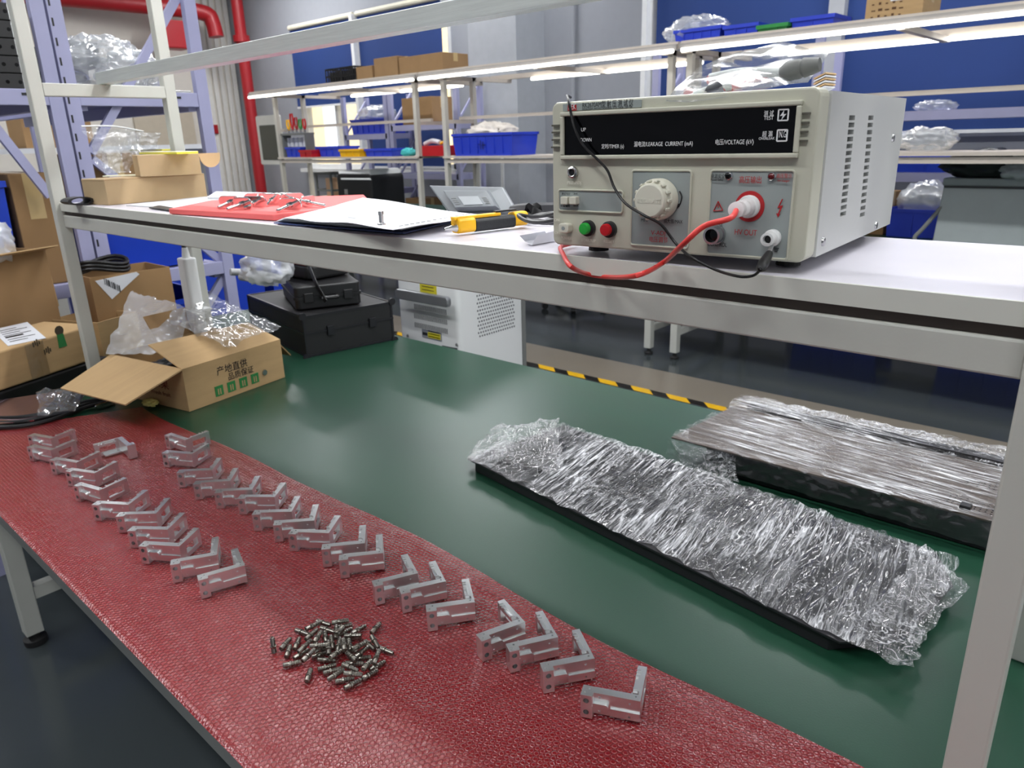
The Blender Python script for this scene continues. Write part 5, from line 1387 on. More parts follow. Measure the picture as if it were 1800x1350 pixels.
tag(crumple([atz(182, 628, TZ + h), atz(318, 622, TZ + h - .02), atz(330, 545, TZ + h + .07), atz(232, 515, TZ + h + .09)], 70, 56, .012, 16, 3.0).build('bubble_wrap', BUB, smooth='all'), 'clear bubble wrap sheet rising out of the open fruit carton', 'bubble wrap')
tag(crumple_blob(cl(.075, D * .45, h - .030), (.045, .075, .020), .35, 3, 3.3).build('cable_bundle', BLACK, smooth='all'), 'black cable bundle down inside the open fruit carton', 'cable')
tag(crumple([atz(300, 572, TZ + h + .060), atz(400, 612, TZ + h + .030), atz(494, 578, TZ + h + .035), atz(372, 520, TZ + h + .095)], 60, 50, .012, 16, 9.0).build('clear_bag', film('zip_bag_film', haze=.10, rough=.07, bscale=26, bump=.9, fac=.16), smooth='all'), 'clear plastic bag lying across the flap of the open fruit carton', 'bag')
tag(crumple_blob(atz(264, 708, TZ + .012), (.022, .014, .008), .5, 2.0, 5.2, flat=.2).build('paper_scrap', mat('scrap_yellow', (225, 215, 130), .8), smooth='all'), 'crumpled yellow scrap beside the fruit carton on the red wrap', 'scrap')
# ---- black cases under the shelf
F, ang, L_, h = base_frame((540, 629), (694, 597), TZ + .001, (520, 558), 0)
Lp = atz(401, 523, TZ + h); D = min(.62, abs((Matrix.Rotation(-ang, 3, 'Z') @ (Lp - F)).y))
CB = mat('case_black', (22, 22, 24), 0.55, var=.1, bump=.2, bscale=300)
CT = mat('case_trim', (46, 46, 50), 0.35, .6)
c1_ = thing('flight_case', 'large black flight case with metal edges at the bottom of the case stack', 'case', tuple(F), ang)
MB().box(.002, L_ - .002, .002, D - .002, .002, h - .002).build('body', CB, c1_)
mb = MB(); e = .007
for y in (0, D - e):
    mb.box(0, L_, y, y + e, 0, e).box(0, L_, y, y + e, h - e, h)
    for x in (0, L_ - e): mb.box(x, x + e, y, y + e, 0, h)
for x in (0, L_ - e): mb.box(x, x + e, 0, D, 0, e).box(x, x + e, 0, D, h - e, h)
mb.box(-.001, L_ + .001, -.001, D + .001, h * .55, h * .59)
mb.build('edge_trim', CT, c1_)
for x in (L_ * .28, L_ * .75): MB().box(x - .012, x + .012, -.006, 0, h * .45, h * .68).build('latch', CT, c1_, bevel=.001)
for x in (0, L_):
    for z in (0, h): MB().lathe([(.012, -.004), (.012, .004)], (x, 0, z), (0, 1, 0), 12).build('corner_cap', CT, c1_)
z1_ = TZ + .001 + h + .003
F, ang2, L2, h2 = base_frame((521, 546), (636, 533), z1_, (519, 506), 0)
c2_ = thing('tool_case', 'black moulded plastic tool case lying on the flight case', 'case', tuple(F), ang2)
D2 = .30
MB().rbox(0, L2, 0, D2, 0, h2 * .48, .015).build('lower_shell', BLACK, c2_, bevel=.004); MB().rbox(0, L2, 0, D2, h2 * .52, h2, .015).build('upper_shell', BLACK, c2_, bevel=.004)
MB().rbox(-.004, L2 + .004, -.004, D2 + .004, h2 * .44, h2 * .56, .015).build('rim', BLACK, c2_)
for x in (L2 * .2, L2 * .8): MB().box(x - .015, x + .015, -.010, -.004, h2 * .3, h2 * .72).build('latch', BLACK, c2_, bevel=.002)
MB().tube([(L2 * .38, -.005, h2 * .5), (L2 * .38, -.03, h2 * .5), (L2 * .62, -.03, h2 * .5), (L2 * .62, -.005, h2 * .5)], .006, 8).build('handle', BLACK, c2_)
MB().box(.004, .010, .05, .18, h2 * .2, h2 * .45).build('hinge_rib', CT, c2_)
F3 = atz(546, 494, z1_ + h2 + .003); R3 = atz(619, 481, z1_ + h2 + .003)
a3 = atan2(R3.y - F3.y, R3.x - F3.x); L3 = (R3 - F3).length
c3_ = thing('soft_case', 'small black soft case with red zip and hanging strap, topmost of the case stack', 'case', tuple(F3), a3)
MB().rbox(0, L3, 0, .2, 0, .05, .03).build('lower_shell', BLACK, c3_, bevel=.01, seg=3); MB().rbox(0, L3, 0, .2, .054, .09, .03).build('upper_shell', BLACK, c3_, bevel=.01, seg=3)
MB().rbox(-.001, L3 + .001, -.001, .201, .050, .054, .03).build('zip', mat('zip_red', (120, 20, 30), .6), c3_)
I3 = mtx(c3_).inverted()
MB().bar(F3 + Vector((.0, -.006, .07)), aty(556, 500, F3.y - .03), .016, .003, (0, -1, 0)).bar(aty(556, 500, F3.y - .03), aty(573, 530, F3.y - .028), .016, .003, (0, -1, 0)).build('strap', BLACK, c3_, inv=I3)
pb = atz(470, 492, z1_ + h2 * .2)
tag(crumple_blob(atz(470, 470, z1_ + h2 + .055), (.085, .07, .055), .3, 2.3, 14.0).build('clear_bag', film('bag_greyish', haze=.35, rough=.22, bscale=22, bump=.6, fac=.05), smooth='all'), 'greyish clear bag left of the soft case under the shelf', 'bag')
t = thing('hose', 'pale grey hose ends lying across the tool case', 'hose', tuple(atz(430, 485, z1_ + h2 + .02)))
Ih = mtx(t).inverted()
zz = z1_ + h2 + .014
MB().tube([atz(405, 478, zz + .02), atz(440, 480, zz + .01), atz(490, 488, zz)], .012, 12, smooth_pts=4).build('tube', mat('hose_grey', (175, 176, 178), .5), t, inv=Ih, smooth=True)
MB().tube([atz(424, 487, zz), atz(460, 492, zz), atz(498, 490, zz)], .012, 12, smooth_pts=4).build('tube', mat('hose_grey', (175, 176, 178), .5), t, inv=Ih, smooth=True)
MB().lathe([(.011, 0), (.011, .022)], atz(438, 470, zz + .03), (1, .3, 0), 14).build('metal_end', CHROME, t, inv=Ih)

# ---- white machine on the floor behind the bench
ym = 1.72
A = aty(701, 560, ym); Bm = aty(808, 600, ym); mw = Bm.x - A.x
p = atx(921, 560, Bm.x); md = min(p.y - ym, 1.2)
WM = mat('machine_white', (214, 216, 216), 0.35, var=.01)
mc = thing('laser_machine', 'white floor-standing machine with a grey bar handle behind the green table', 'machine', (A.x, ym, 0))
MBz = 1.12
MB().rbox(0, mw, 0, md, .06, MBz, .02).build('cabinet', WM, mc, smooth=True)
MB().box(mw - .004, mw + .003, md - .012, md + .006, .06, MBz).build('rear_trim', GRAPH, mc)
for x in (.05, mw - .05):
    for y in (.08, md - .08): MB().lathe([(.03, 0), (.03, .06)], (x, y, 0), seg=14).build('castor', RUBBER, mc)
Im = mtx(mc).inverted()
def mp_(px, py, y=ym): return Im @ aty(px, py, y)
a = mp_(696, 514, ym - .05); b_ = mp_(788, 534, ym - .05)
MB().rbox(a.x, b_.x, -.055, -.035, (a.z + b_.z) / 2 - .018, (a.z + b_.z) / 2 + .018, .012, axis='y').build('bar_handle', mat('handle_grey', (150, 152, 156), .3, .7), mc, bevel=.004)
mb = MB()
for px in (716, 762): q_ = mp_(px, 527); mb.lathe([(.008, 0), (.008, .04)], (q_.x, 0, (a.z + b_.z) / 2), (0, -1, 0), 12)
mb.build('handle_mount', STEEL, mc)
mb = MB()
for (xa, xb, yy) in ((729, 784, 540), (729, 785, 557), (730, 786, 573)):
    pa = mp_(xa, yy); pb_ = mp_(xb, yy + 7); zc = (pa.z + pb_.z) / 2
    for k in range(24):
        x = pa.x + (pb_.x - pa.x) * k / 23; mb.box(x - .0013, x + .0013, -.0012, 0, zc - .0095, zc + .0095)
mb.build('vent', mat('vent_dark', (84, 86, 90), .6), mc)
q1 = mp_(738, 494); q2 = mp_(768, 518)
o = MB().box(q1.x, q2.x, -.002, 0, q2.z, q1.z + .0).build('yellow_label', mat('label_yellow', (190, 180, 40), .5), mc)
mb = MB()
for k in range(5): mb.box(q1.x + .012, q2.x - .012, -.003, -.0018, q2.z + .01 + k * .012, q2.z + .013 + k * .012)
mb.build('print', mat('label_ink', (110, 100, 30), .7), o)
q1 = mp_(742, 578); q2 = mp_(777, 600)
o = MB().box(q1.x, q2.x, -.002, 0, q2.z, q1.z).build('warning_label', mat('label_grey', (130, 134, 142), .5), mc)
MB().box(q1.x + .033, q2.x - .004, -.003, -.0018, q1.z - .026, q1.z - .006).build('yellow_band', mat('label_yellow', (190, 180, 40), .5), o)
mb = MB().box(q1.x + .004, q1.x + .030, -.003, -.0018, q2.z + .01, q1.z - .01)
mb.build('pictogram', INK, o)
mb = MB()
for k in range(3): mb.box(q1.x + .036, q2.x - .008, -.003, -.0018, q2.z + .008 + k * .01, q2.z + .011 + k * .01)
mb.build('print', INK, o)
q1 = mp_(722, 480); q2 = mp_(782, 492)
MB().prism([(q1.x, q1.z + .10), (q1.x + .02, q2.z), (q2.x - .02, q2.z), (q2.x, q1.z + .10)], -.003, 0, 'y').build('recess', GRAPH, mc)
for px, py in ((708, 481), (798, 492), (717, 590), (803, 606)):
    q_ = mp_(px, py); MB().lathe([(.006, 0), (.005, .003)], (q_.x, 0, q_.z), (0, -1, 0), 12).build('screw', GRAPH, mc)
# perforated patch on the side (slants with the dots)
mb = MB()
pa = Im @ atx(839, 530, Bm.x); pb_ = Im @ atx(905, 545, Bm.x)
for i in range(16):
    for j in range(12):
        y = pa.y + (pb_.y - pa.y) * (i + .5 * (j % 2)) / 16; z = pa.z + .0 - j * .0135 + .02
        hy = (pb_.y - pa.y) / 16 * .22; mb.box(mw, mw + .001, y - hy, y + hy, z - .0032, z + .0032)
mb.build('perforation', mat('vent_dark', (70, 72, 76), .6), mc)
mb = MB()
for k in range(16): q_ = mp_(778 + k * 1.7, 607 + k * .33); mb.box(q_.x - .002, q_.x + .002, -.001, 0, q_.z - .008, q_.z)
mb.build('lower_vent', mat('vent_dark', (70, 72, 76), .6), mc)

# ---- big taped carton at the far left and things under it
base = .835
A = atz(-60, 708, base); Bc = atz(178, 628, base); 
u = Bc - A; ang = atan2(u.y, u.x); L_ = u.length
hA = vtop(A, -60, 636) - base
hA = vtop(Bc, 168, 570) - base
cn = thing('carton', 'taped brown carton with a white shipping label and green print at the left edge', 'carton', tuple(A), ang)
Dc = .20
MB().box(0, L_, 0, Dc, 0, hA).build('body', CARD, cn, bevel=.006, seg=3)
In = mtx(cn).inverted(); Mn = mtx(cn)
def topq(px, py): p = In @ atz(px, py, base + hA + .001); return p
lb = [topq(0, 578), topq(50, 566), topq(80, 593), topq(14, 607)]
lb = [topq(14, 608), topq(81, 594), topq(48, 566), topq(-15, 580)]
o = MB().add([(p.x, p.y, hA + .0012) for p in lb] + [(p.x, p.y, hA + .0002) for p in lb], [(0, 1, 2, 3), (4, 7, 6, 5), (0, 4, 5, 1), (1, 5, 6, 2), (2, 6, 7, 3), (3, 7, 4, 0)]).build('shipping_label', PAPER, cn)
mb = MB()
for k in range(7):
    f = .15 + k * .11
    pA = lb[0].lerp(lb[3], f); pB = lb[1].lerp(lb[2], f)
    s_ = pA.lerp(pB, .12); e_ = pA.lerp(pB, .85 if k % 2 else .6)
    w_ = (lb[3] - lb[0]) * (.03 if k != 2 else .08)
    mb.add([(s_.x, s_.y, hA + .0016), (e_.x, e_.y, hA + .0016), (e_.x + w_.x, e_.y + w_.y, hA + .0016), (s_.x + w_.x, s_.y + w_.y, hA + .0016)], [(0, 1, 2, 3)])
mb.build('print', INK, o)
# printed figures on the front face
def fq(px, py): d = In.to_3x3() @ ray(px, py); oo = In @ EYE; p = oo + d * ((-.001 - oo.y) / d.y); return p
mb = MB(); p = fq(108, 598)
mb.prism([(p.x - .012, p.z - .02), (p.x + .014, p.z - .02), (p.x + .010, p.z + .018), (p.x - .010, p.z + .018)], -.0014, 0, 'y'); mb.build('print_green', INKG, cn)
mb = MB(); mb.lathe([(.014, 0), (.014, .0012)], (p.x, 0, p.z + .028), (0, -1, 0), 10)
for px, py in ((65, 605), (148, 597), (85, 618)):
    p = fq(px, py)
    for k in range(4): mb.box(p.x - .012 + k * .006, p.x - .009 + k * .006, -.0014, 0, p.z - .006 + (k % 2) * .004, p.z + .008 + (k % 3) * .003)
    mb.build('print', mat('ink_faded', (70, 60, 45), .8), cn); mb = MB()
p = fq(70, 630); MB().box(p.x - .035, p.x + .02, -.0016, 0, .002, hA - .002).build('tape', film('packing_tape', haze=.05, rough=.10, bscale=40, bump=.5, tint=(190, 160, 120), fac=.04), cn)
text('MITA', .022, Matrix.Translation((topq(20, 560).x, topq(20, 560).y, hA + .0008)) @ Matrix.Rotation(pi, 4, 'Z'), INKG, cn, width=.07)
wflap(cn, [atz(-60, 578, base + hA), atz(104, 538, base + hA), atz(103, 486, base + hA) * 1.0, atz(-60, 512, base + hA)], CARD) if False else None
f0 = atz(-60, 578, base + hA); f1 = atz(104, 538, base + hA)
hf = vtop(f1, 100, 485) - (base + hA)
wflap(cn, [f0, f1, f1 + Vector((-.01, 0, hf)), f0 + Vector((-.01, 0, hf))], CARD)
tag(MB().box(0, .42, 0, .30, 0, .052).xf(Matrix.Translation(tuple(Vector((A.x, A.y, TZ + .001)))) @ Matrix.Rotation(ang, 4, 'Z') @ Matrix.Translation((.02, .0, 0))).build('black_case', BLACK, bevel=.006), 'flat black case under the taped carton', 'case')
# glossy plate, sleeve and cables in front of it
pl = thing('glossy_plate', 'mirror-like metal plate reflecting pink, in front of the taped carton', 'plate', tuple(atz(30, 720, TZ + .03)))
Ip = mtx(pl).inverted()
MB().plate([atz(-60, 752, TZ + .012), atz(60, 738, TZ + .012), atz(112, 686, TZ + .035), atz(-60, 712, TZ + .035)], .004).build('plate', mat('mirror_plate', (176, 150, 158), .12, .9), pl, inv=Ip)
MB().plate([atz(60, 738, TZ + .012), atz(130, 722, TZ + .012), atz(150, 690, TZ + .03), atz(112, 686, TZ + .035)], .004).build('plate_end', CT, pl, inv=Ip)
tag(crumple([atz(70, 735, TZ + .03), atz(132, 726, TZ + .022), atz(150, 684, TZ + .045), atz(62, 690, TZ + .05)], 36, 30, .012, 26, 4.0).build('clear_bag', film('sleeve_film', haze=.06, rough=.06, bscale=30, bump=1.0, fac=.14), smooth='all'), 'clear plastic sleeve over the end of the glossy plate', 'bag')
cb = thing('power_cable', 'black cables coiled along the edge of the red wrap at the far left', 'cable', tuple(atz(60, 745, TZ + .008)))
Ic = mtx(cb).inverted()
for k, dz in ((0, 0), (1, .0), (2, .006)):
    MB().tube([atz(-40, 752 - k * 9, TZ + .010 + dz), atz(30, 750 - k * 8, TZ + .010 + dz), atz(90, 738 - k * 7, TZ + .010 + dz), atz(150, 716 - k * 5, TZ + .010 + dz), atz(200, 704 - k * 3, TZ + .010 + dz)], .0055, 8, smooth_pts=4).build('cord', BLACK, cb, inv=Ic, smooth=True)
t = thing('chain', 'short bright metal chain under the fruit carton flap', 'chain', tuple(atz(176, 714, TZ + .008)))
It = mtx(t).inverted()
for k in range(8): MB().lathe([(.0035, -.003), (.005, 0), (.0035, .003)], atz(170 + k * 3.6, 714 - k * 1.2, TZ + .010), (1, .2, 0), 10).build('link', CHROME, t, inv=It)
# ---- open carton stacked on top at the left edge, with plastic inside
zb2 = base + hA + .002
tp_ = atx(79, 437, -2.67); L2 = .34; a2 = ang
A2 = Vector((tp_.x - L2 * cos(a2), tp_.y - L2 * sin(a2), TZ + .001)); h2 = tp_.z - TZ - .001
oc = open_carton('carton', 'tall open brown carton with a torn flap behind the taped carton at the left edge', A2, a2, L2, .18, h2, CARD2)
MO = mtx(oc)
wflap(oc, [MO @ Vector((0, 0, h2)), MO @ Vector((L2, 0, h2)), MO @ Vector((L2 * 1.02, -.05, h2 + .012)), MO @ Vector((0, -.05, h2 + .012))][::-1], CORR)
tag(crumple_blob(MO @ Vector((L2 * .62, .09, h2 + .03)), (.10, .07, .08), .25, 2.2, 21.0).build('wrapped_sleeves', film('sleeves_film', haze=.4, rough=.2, bscale=30), smooth='all'), 'clear bubble sleeves sticking out of the open carton at the left edge', 'packing')
# ---- labelled carton with cables behind the front left post
F4 = atx(157, 489, -2.62); R4 = atx(298, 470, -2.62)
a4 = pi / 2; L4 = R4.y - F4.y; h4 = F4.z - TZ - .001; F4 = Vector((F4.x, F4.y, TZ + .001))
lc = open_carton('carton', 'open carton with a folded barcode label, standing behind the left front post', F4, a4, L4, .20, h4, CARD2)
MBx = mtx(lc); I4 = MBx.inverted()
def lq(px, py): d = I4.to_3x3() @ ray(px, py); oo = I4 @ EYE; p = oo + d * ((-.001 - oo.y) / d.y); return (p.x, p.z)
o = MB().prism([lq(167, 494), lq(197, 526), lq(245, 482), lq(240, 478)], -.0015, 0, 'y').build('barcode_label', PAPER, lc)
mb = MB()
for k in range(9):
    x, z = lq(184 + k * 3.2, 494 + k * 1.6); mb.box(x - .0015, x + .0005 + .001 * (k % 3), -.0022, -.0012, z - .012, z + .010)
mb.build('barcode', INK, o)
cd = thing('cable_coil', 'coiled black cable resting in the labelled carton', 'cable', tuple(MBx @ Vector((L4 * .3, .1, h4))))
mb = MB()
for k in range(3):
    mb.tube([MBx @ Vector((L4 * (.32 + .3 * cos(t_)), .10 + .06 * sin(t_), h4 + .01 + .012 * k + .01 * sin(t_ * 2))) for t_ in [i * 2 * pi / 18 for i in range(19)]], .006, 8)
mb.build('cord', BLACK, cd, inv=mtx(cd).inverted(), smooth=True)
# small open carton wedged between the two big ones
F5 = atz(172, 596, TZ + .10); R5 = atz(222, 560, TZ + .10)
wc = open_carton('carton', 'worn open carton wedged between the taped carton and the fruit carton', atz(186, 640, TZ + .001), ang, .16, .2, .135, CARD)
# ------------------------------------------------------------------ things on the white shelf
S_ = SZ
def pil_carton(name, label, F, ang, L_, D, h, m, tabs=False):
    t = thing(name, label, 'carton', tuple(F), ang)
    MB().box(0, L_, 0, D, 0, h).build('body', m, t, bevel=.0015)
    MB().box(.001, L_ - .001, -.0006, .0, h - .004, h - .003).box(L_, L_ + .0006, .002, D - .002, h - .004, h - .003).build('lid_seam', CARD2, t)
    return t
MAIL = mat('mailer_card', (178, 153, 116), .8, var=.04, scale=30, bump=.1, bscale=120)
F = atz(191, 361, S_); R = atz(365, 346, S_); u = R - F; a = atan2(u.y, u.x); L_ = u.length; h = vtop(F, 187, 315) - S_
# long face runs F->R; the box extends to the left (back) of it
t = thing('mailer_box', 'long tan mailer box lying at the left end of the white shelf', 'box', tuple(F), a)
Mx = mtx(t); I_ = Mx.inverted()
D = .115
MB().box(0, L_, 0, D, 0, h).build('body', MAIL, t, bevel=.0015)
MB().box(.0, .0006, .004, D, h - .005, h - .004).box(0, L_, -.0006, 0, h - .003, h - .002).build('lid_seam', CARD2, t)
zt2 = S_ + h + .0008
F2 = atz(247, 311, zt2); R2 = atz(355, 306, zt2); u = R2 - F2; a2 = atan2(u.y, u.x); L2 = u.length; h2 = vtop(F2, 244, 273) - zt2
t2 = thing('mailer_box', 'smaller tan mailer box with a rounded tab, stacked on the long one', 'box', tuple(F2), a2)
MB().box(0, L2, 0, .09, 0, h2).build('body', MAIL, t2, bevel=.0015)
I2 = mtx(t2).inverted()
pts = []
c = (L2 + .006, h2 - .002)
mb = MB(); rr = .026
pr = [(L2 - .002, h2)] + [(L2 + rr + rr * sin(k * pi / 10) * .0 + rr * cos(k * pi / 10 * 1.0 - 0) * 1.0 - 0.0, h2 - rr * .25 - rr * sin(k * pi / 10)) for k in range(11)] + [(L2 - .002, h2 - rr * .6)]
pr = [(L2 - .002, h2), (L2 + .052, h2)] + [(L2 + .026 + .026 * cos(k * pi / 8), h2 - .008 - .028 * sin(k * pi / 8)) for k in range(9)]
MB().prism(pr, .0, .003, 'y').build('tab', CARD3, t2)
YP = mat('note_yellow', (232, 222, 80), .8); CR = mat('note_cream', (240, 240, 215), .8)
zt3 = zt2 + h2 + .0005
for (px0, px1, py, lab_, k) in ((228, 285, 262, 'upper pad of yellow paper notes on the small mailer box', 1), (245, 311, 268, 'lower pad of yellow paper notes on the small mailer box', 0)):
    p0 = atz(px0, py + 3, zt3 + k * .006); p1 = atz(px1, py + 3, zt3 + k * .006); u = p1 - p0
    q = thing('note_pad', lab_, 'note pad', tuple(p0), atan2(u.y, u.x)); 
    MB().box(0, u.length, 0, .05, 0, .005).build('sheets', YP, q); MB().box(0, u.length, 0, .05, .005, .0062).build('top_sheet', CR, q)
p0 = atz(180, 311, zt2 + .0002); p1 = atz(243, 309, zt2 + .0002)
q = thing('note_pad', 'thin pale pad on the long mailer box left of the small one', 'note pad', tuple(p0), atan2((p1 - p0).y, (p1 - p0).x)); MB().box(0, (p1 - p0).length, .002, .03, 0, .003).build('sheets', CR, q)
tag(crumple([atz(175, 300, zt2 + .005), atz(215, 305, zt2 + .004), atz(282, 228, zt2 + .125) * 1.0, atz(146, 222, zt2 + .13)], 2, 2, 0, 1).build('tmp', CR)) if False else None
zc = atz(205, 305, zt2)
zb_ = thing('zip_bag', 'clear zip bag stuffed with bubble wrap behind the small mailer box', 'bag', tuple(zc))
Iz = mtx(zb_).inverted()
pl0 = atx(208, 300, zc.x - .02); 
def bp_(px, py, dx=0): return atx(px, py, zc.x - .03 + dx)
crumple([bp_(172, 305), bp_(230, 303), bp_(252, 230), bp_(143, 224)], 40, 40, .018, 24, 6.0).build('bag_front', film('zip_film', haze=.14, rough=.08, bscale=30, bump=.9, fac=.14), zb_, inv=Iz, smooth='all')
crumple([bp_(180, 305, .012), bp_(210, 305, .012), bp_(212, 262, .012), bp_(176, 262, .012)], 30, 30, .012, 50, 8.0).build('bubble_wrap', BUB, zb_, inv=Iz, smooth='all')
crumple([bp_(225, 272, -.02), bp_(278, 262, -.02), bp_(276, 234, -.02), bp_(220, 232, -.02)], 40, 24, .012, 60, 9.0).build('bubble_wrap', BUB, zb_, inv=Iz, smooth='all')
MB().tube([bp_(143, 222), bp_(200, 222), bp_(252, 231)], .0022, 8, smooth_pts=4).build('zip_strip', WHITE, zb_, inv=Iz)
b0 = atz(123, 345, S_); b1 = atz(158, 338, S_)
t = thing('carton', 'low brown box partly hidden behind the long mailer box', 'carton', tuple(atz(135, 335, S_)), a)
MB().box(0, .16, .14, .25, 0, .055).build('body', CARD2, t, bevel=.001)
st = thing('velcro_strap', 'rolled black strap at the left end of the white shelf', 'strap', tuple(atz(136, 352, S_ + .012)))
Is = mtx(st).inverted()
c = atz(136, 353, S_ + .011); u = Vector((cos(a), sin(a), 0)); vv = Vector((-sin(a), cos(a), 0))
ring = [c + u * (.032 * cos(k * pi / 8)) + Vector((0, 0, .010 * sin(k * pi / 8))) for k in range(17)]
mb = MB()
for i in range(16): 
    x, y = ring[i], ring[i + 1]; mb.add([x - vv * .02, y - vv * .02, y + vv * .02, x + vv * .02], [(0, 1, 2, 3)])
    x2 = c + (x - c) * .72; y2 = c + (y - c) * .72; mb.add([x2 - vv * .02, y2 - vv * .02, y2 + vv * .02, x2 + vv * .02, ], [(0, 1, 2, 3)]); mb.add([x - vv * .02, y - vv * .02, y2 - vv * .02, x2 - vv * .02], [(0, 1, 2, 3)])
mb.build('strap', BLACK, st, inv=Is, smooth=True)
# sheets between the boxes and the foam
q = thing('paper_sheet', 'white sheets lying between the mailer box and the pink foam', 'paper', tuple(atz(260, 362, S_)))
Iq = mtx(q).inverted()
def flat(pp, z, th, m, nm, par, inv): return MB().prism([(atz(*p, z).x, atz(*p, z).y) for p in pp], z, z + th).build(nm, m, par, inv=inv)
flat([(221, 361), (300, 366), (420, 358), (365, 345)], S_ + .0003, .001, PAPER, 'sheet', q, Iq)
flat([(365, 350), (440, 353), (480, 343), (380, 340)], S_ + .0015, .006, PAPER, 'stack', q, Iq)
flat([(262, 366), (300, 371), (304, 366), (280, 362)], S_ + .0015, .002, BLACK, 'cord_end', q, Iq)
# pink foam sheet
FO = mat('pink_foam', (240, 110, 108), .9, var=.03, bump=.25, bscale=500)
FT_ = .0105
fz = S_ + .0008
fpp = [(298, 376), (489, 391), (725, 358), (700, 350), (360, 354)]
fo = [atz(298, 376, fz), atz(482, 388, fz), atz(655, 366, fz), atz(640, 350, fz), atz(372, 360, fz)]
tag(MB().prism([(p.x, p.y) for p in fo], fz, fz + FT_).build('foam_sheet', FO, bevel=.0015), 'pink foam sheet holding loose metal knobs on the white shelf', 'foam sheet')
# oval-headed pins on the foam
def pin(px, py, hd, lab_, first_=None):
    """oval metal plate on a short stem; hd = heading of the stem, px,py = stem tip on the foam"""
    p = atz(px, py, fz + FT_ + .0035)
    if first_ is None:
        t = thing('oval_knob', lab_, 'knob', tuple(p), hd, group='oval metal knobs on the pink foam')
        MB().lathe([(.0014, 0), (.0034, .001), (.0034, .032), (.0052, .033), (.0052, .037)], (0, 0, .0), (1, 0, .20), 12).build('stem', CHROME, t, smooth=True)
        m_ = MB(); n = 24; pts = []
        for k in range(n):
            a_ = 2 * pi * k / n; x = cos(a_) * .0115 + (.015 if cos(a_) > 0 else -.015); pts.append((x, sin(a_) * .0115))
        m_.prism(pts, -.0015, .0015); m_.xf(Matrix.Translation((.038, 0, .0088)) @ Matrix.Rotation(-.20, 4, 'Y') @ Matrix.Rotation(pi / 2, 4, 'Y') @ Matrix.Rotation(pi / 2, 4, 'Z'))
        m_.build('oval_plate', CHROME, t, bevel=.0006)
        return t
    return dup(first_, tuple(p), (0, 0, hd), lab_)
k0 = pin(384, 365, 2.0, 'left-most oval metal knob on the pink foam')
pin(399, 368, 1.75, 'second oval metal knob from the left on the foam', k0)
pin(430, 366, 2.1, 'third oval metal knob from the left on the foam', k0)
pin(468, 361, 2.3, 'oval metal knob near the middle of the foam, left of the tall pair', k0)
pin(487, 371, 1.9, 'oval metal knob nearest the front of the foam', k0)
pin(505, 358, 2.8, 'oval metal knob standing at the back middle of the foam', k0)
pin(528, 358, 3.0, 'oval metal knob behind the front-most one', k0)
pin(572, 362, 3.6, 'right-most oval metal knob, alone on the foam', k0)
pin(448, 359, 2.5, 'oval metal knob at the back left of the foam', k0)
# document folder with papers
bd_ = thing('ring_binder', 'open blue binder with a stack of loose papers on the white shelf', 'binder', tuple(atz(640, 390, S_)))
Ib = mtx(bd_).inverted()
def sheet(pp, zs_, m, nm, curl=.0, th=.0006, nx=14, ny=10, seed=1.0):
    c = [atz(*p, S_ + z_) for p, z_ in zip(pp, zs_)]
    vs = []; fs = []
    for j in range(ny + 1):
        for i in range(nx + 1):
            u_ = i / nx; v_ = j / ny
            p = (c[0] * (1 - u_) + c[1] * u_) * (1 - v_) + (c[3] * (1 - u_) + c[2] * u_) * v_
            p = p + Vector((0, 0, curl * noise.noise(Vector((u_ * 2.5, v_ * 2.5, seed)))))
            vs.append(p)
    n = len(vs); vs += [p - Vector((0, 0, th)) for p in vs]
    for j in range(ny):
        for i in range(nx):
            a_ = j * (nx + 1) + i; q4 = (a_, a_ + 1, a_ + nx + 2, a_ + nx + 1); fs.append(q4); fs.append(tuple(n + k for k in q4[::-1]))
    def sd(ix):
        for x, y in zip(ix, ix[1:]): fs.append((x, x + n, y + n, y))
    sd(list(range(nx + 1))); sd([j * (nx + 1) + nx for j in range(ny + 1)]); sd(list(range(ny * (nx + 1), (ny + 1) * (nx + 1)))[::-1]); sd([j * (nx + 1) for j in range(ny + 1)][::-1])
    return MB().add(vs, fs).build(nm, m, bd_, inv=Ib, smooth=False)
BL = mat('binder_blue', (60, 76, 125), .5)
sheet([(481, 391), (710, 409), (835, 380), (640, 352)], [.0035] * 4, BL, 'cover', th=.002)
for k in range(6):
    sheet([(486 + k * 2.5, 388 - k), (706 - k, 404 - k * .6), (828, 378), (640, 350)], [.005 + k * .0016] * 4, PAPER if k % 2 else mat('paper_grey', (212, 216, 216), .8), 'page', curl=.0012, seed=k)
sheet([(522, 384), (690, 402), (846, 378), (637, 347)], [.0145, .0165, .0175, .0145], PAPER, 'top_page', curl=.003, seed=9)
mb = MB()
for k in range(13):
    p = atz(705 + k * 9.8, 397 - k * 1.75, S_ + .0205); mb.box(p.x - .001, p.x + .001, p.y - .003, p.y + .003, p.z - .0003, p.z + .0003)
mb.build('punch_hole', GRAPH, bd_, inv=Ib)
mb = MB()
for (xa, ya, xb, yb) in ((642, 375, 690, 382), (650, 372, 730, 380), (612, 382, 625, 384)):
    A_1 = atz(xa, ya, S_ + .0212); B_1 = atz(xb, yb, S_ + .0212); mb.bar(A_1, B_1, .0008, .0004)
mb.build('pen_line', mat('pencil_grey', (150, 152, 160), .8), bd_, inv=Ib)
# one pin standing on the papers
p = atz(671, 395, S_ + .022)
t = thing('bolt_pin', 'small silver pin standing upright on the loose papers', 'pin', tuple(p)); MB().lathe([(.006, 0), (.006, .002), (.0032, .003), (.0032, .013), (.0038, .0135), (.0038, .018), (.002, .019)], seg=16).build('shank', CHROME, t, smooth=True)
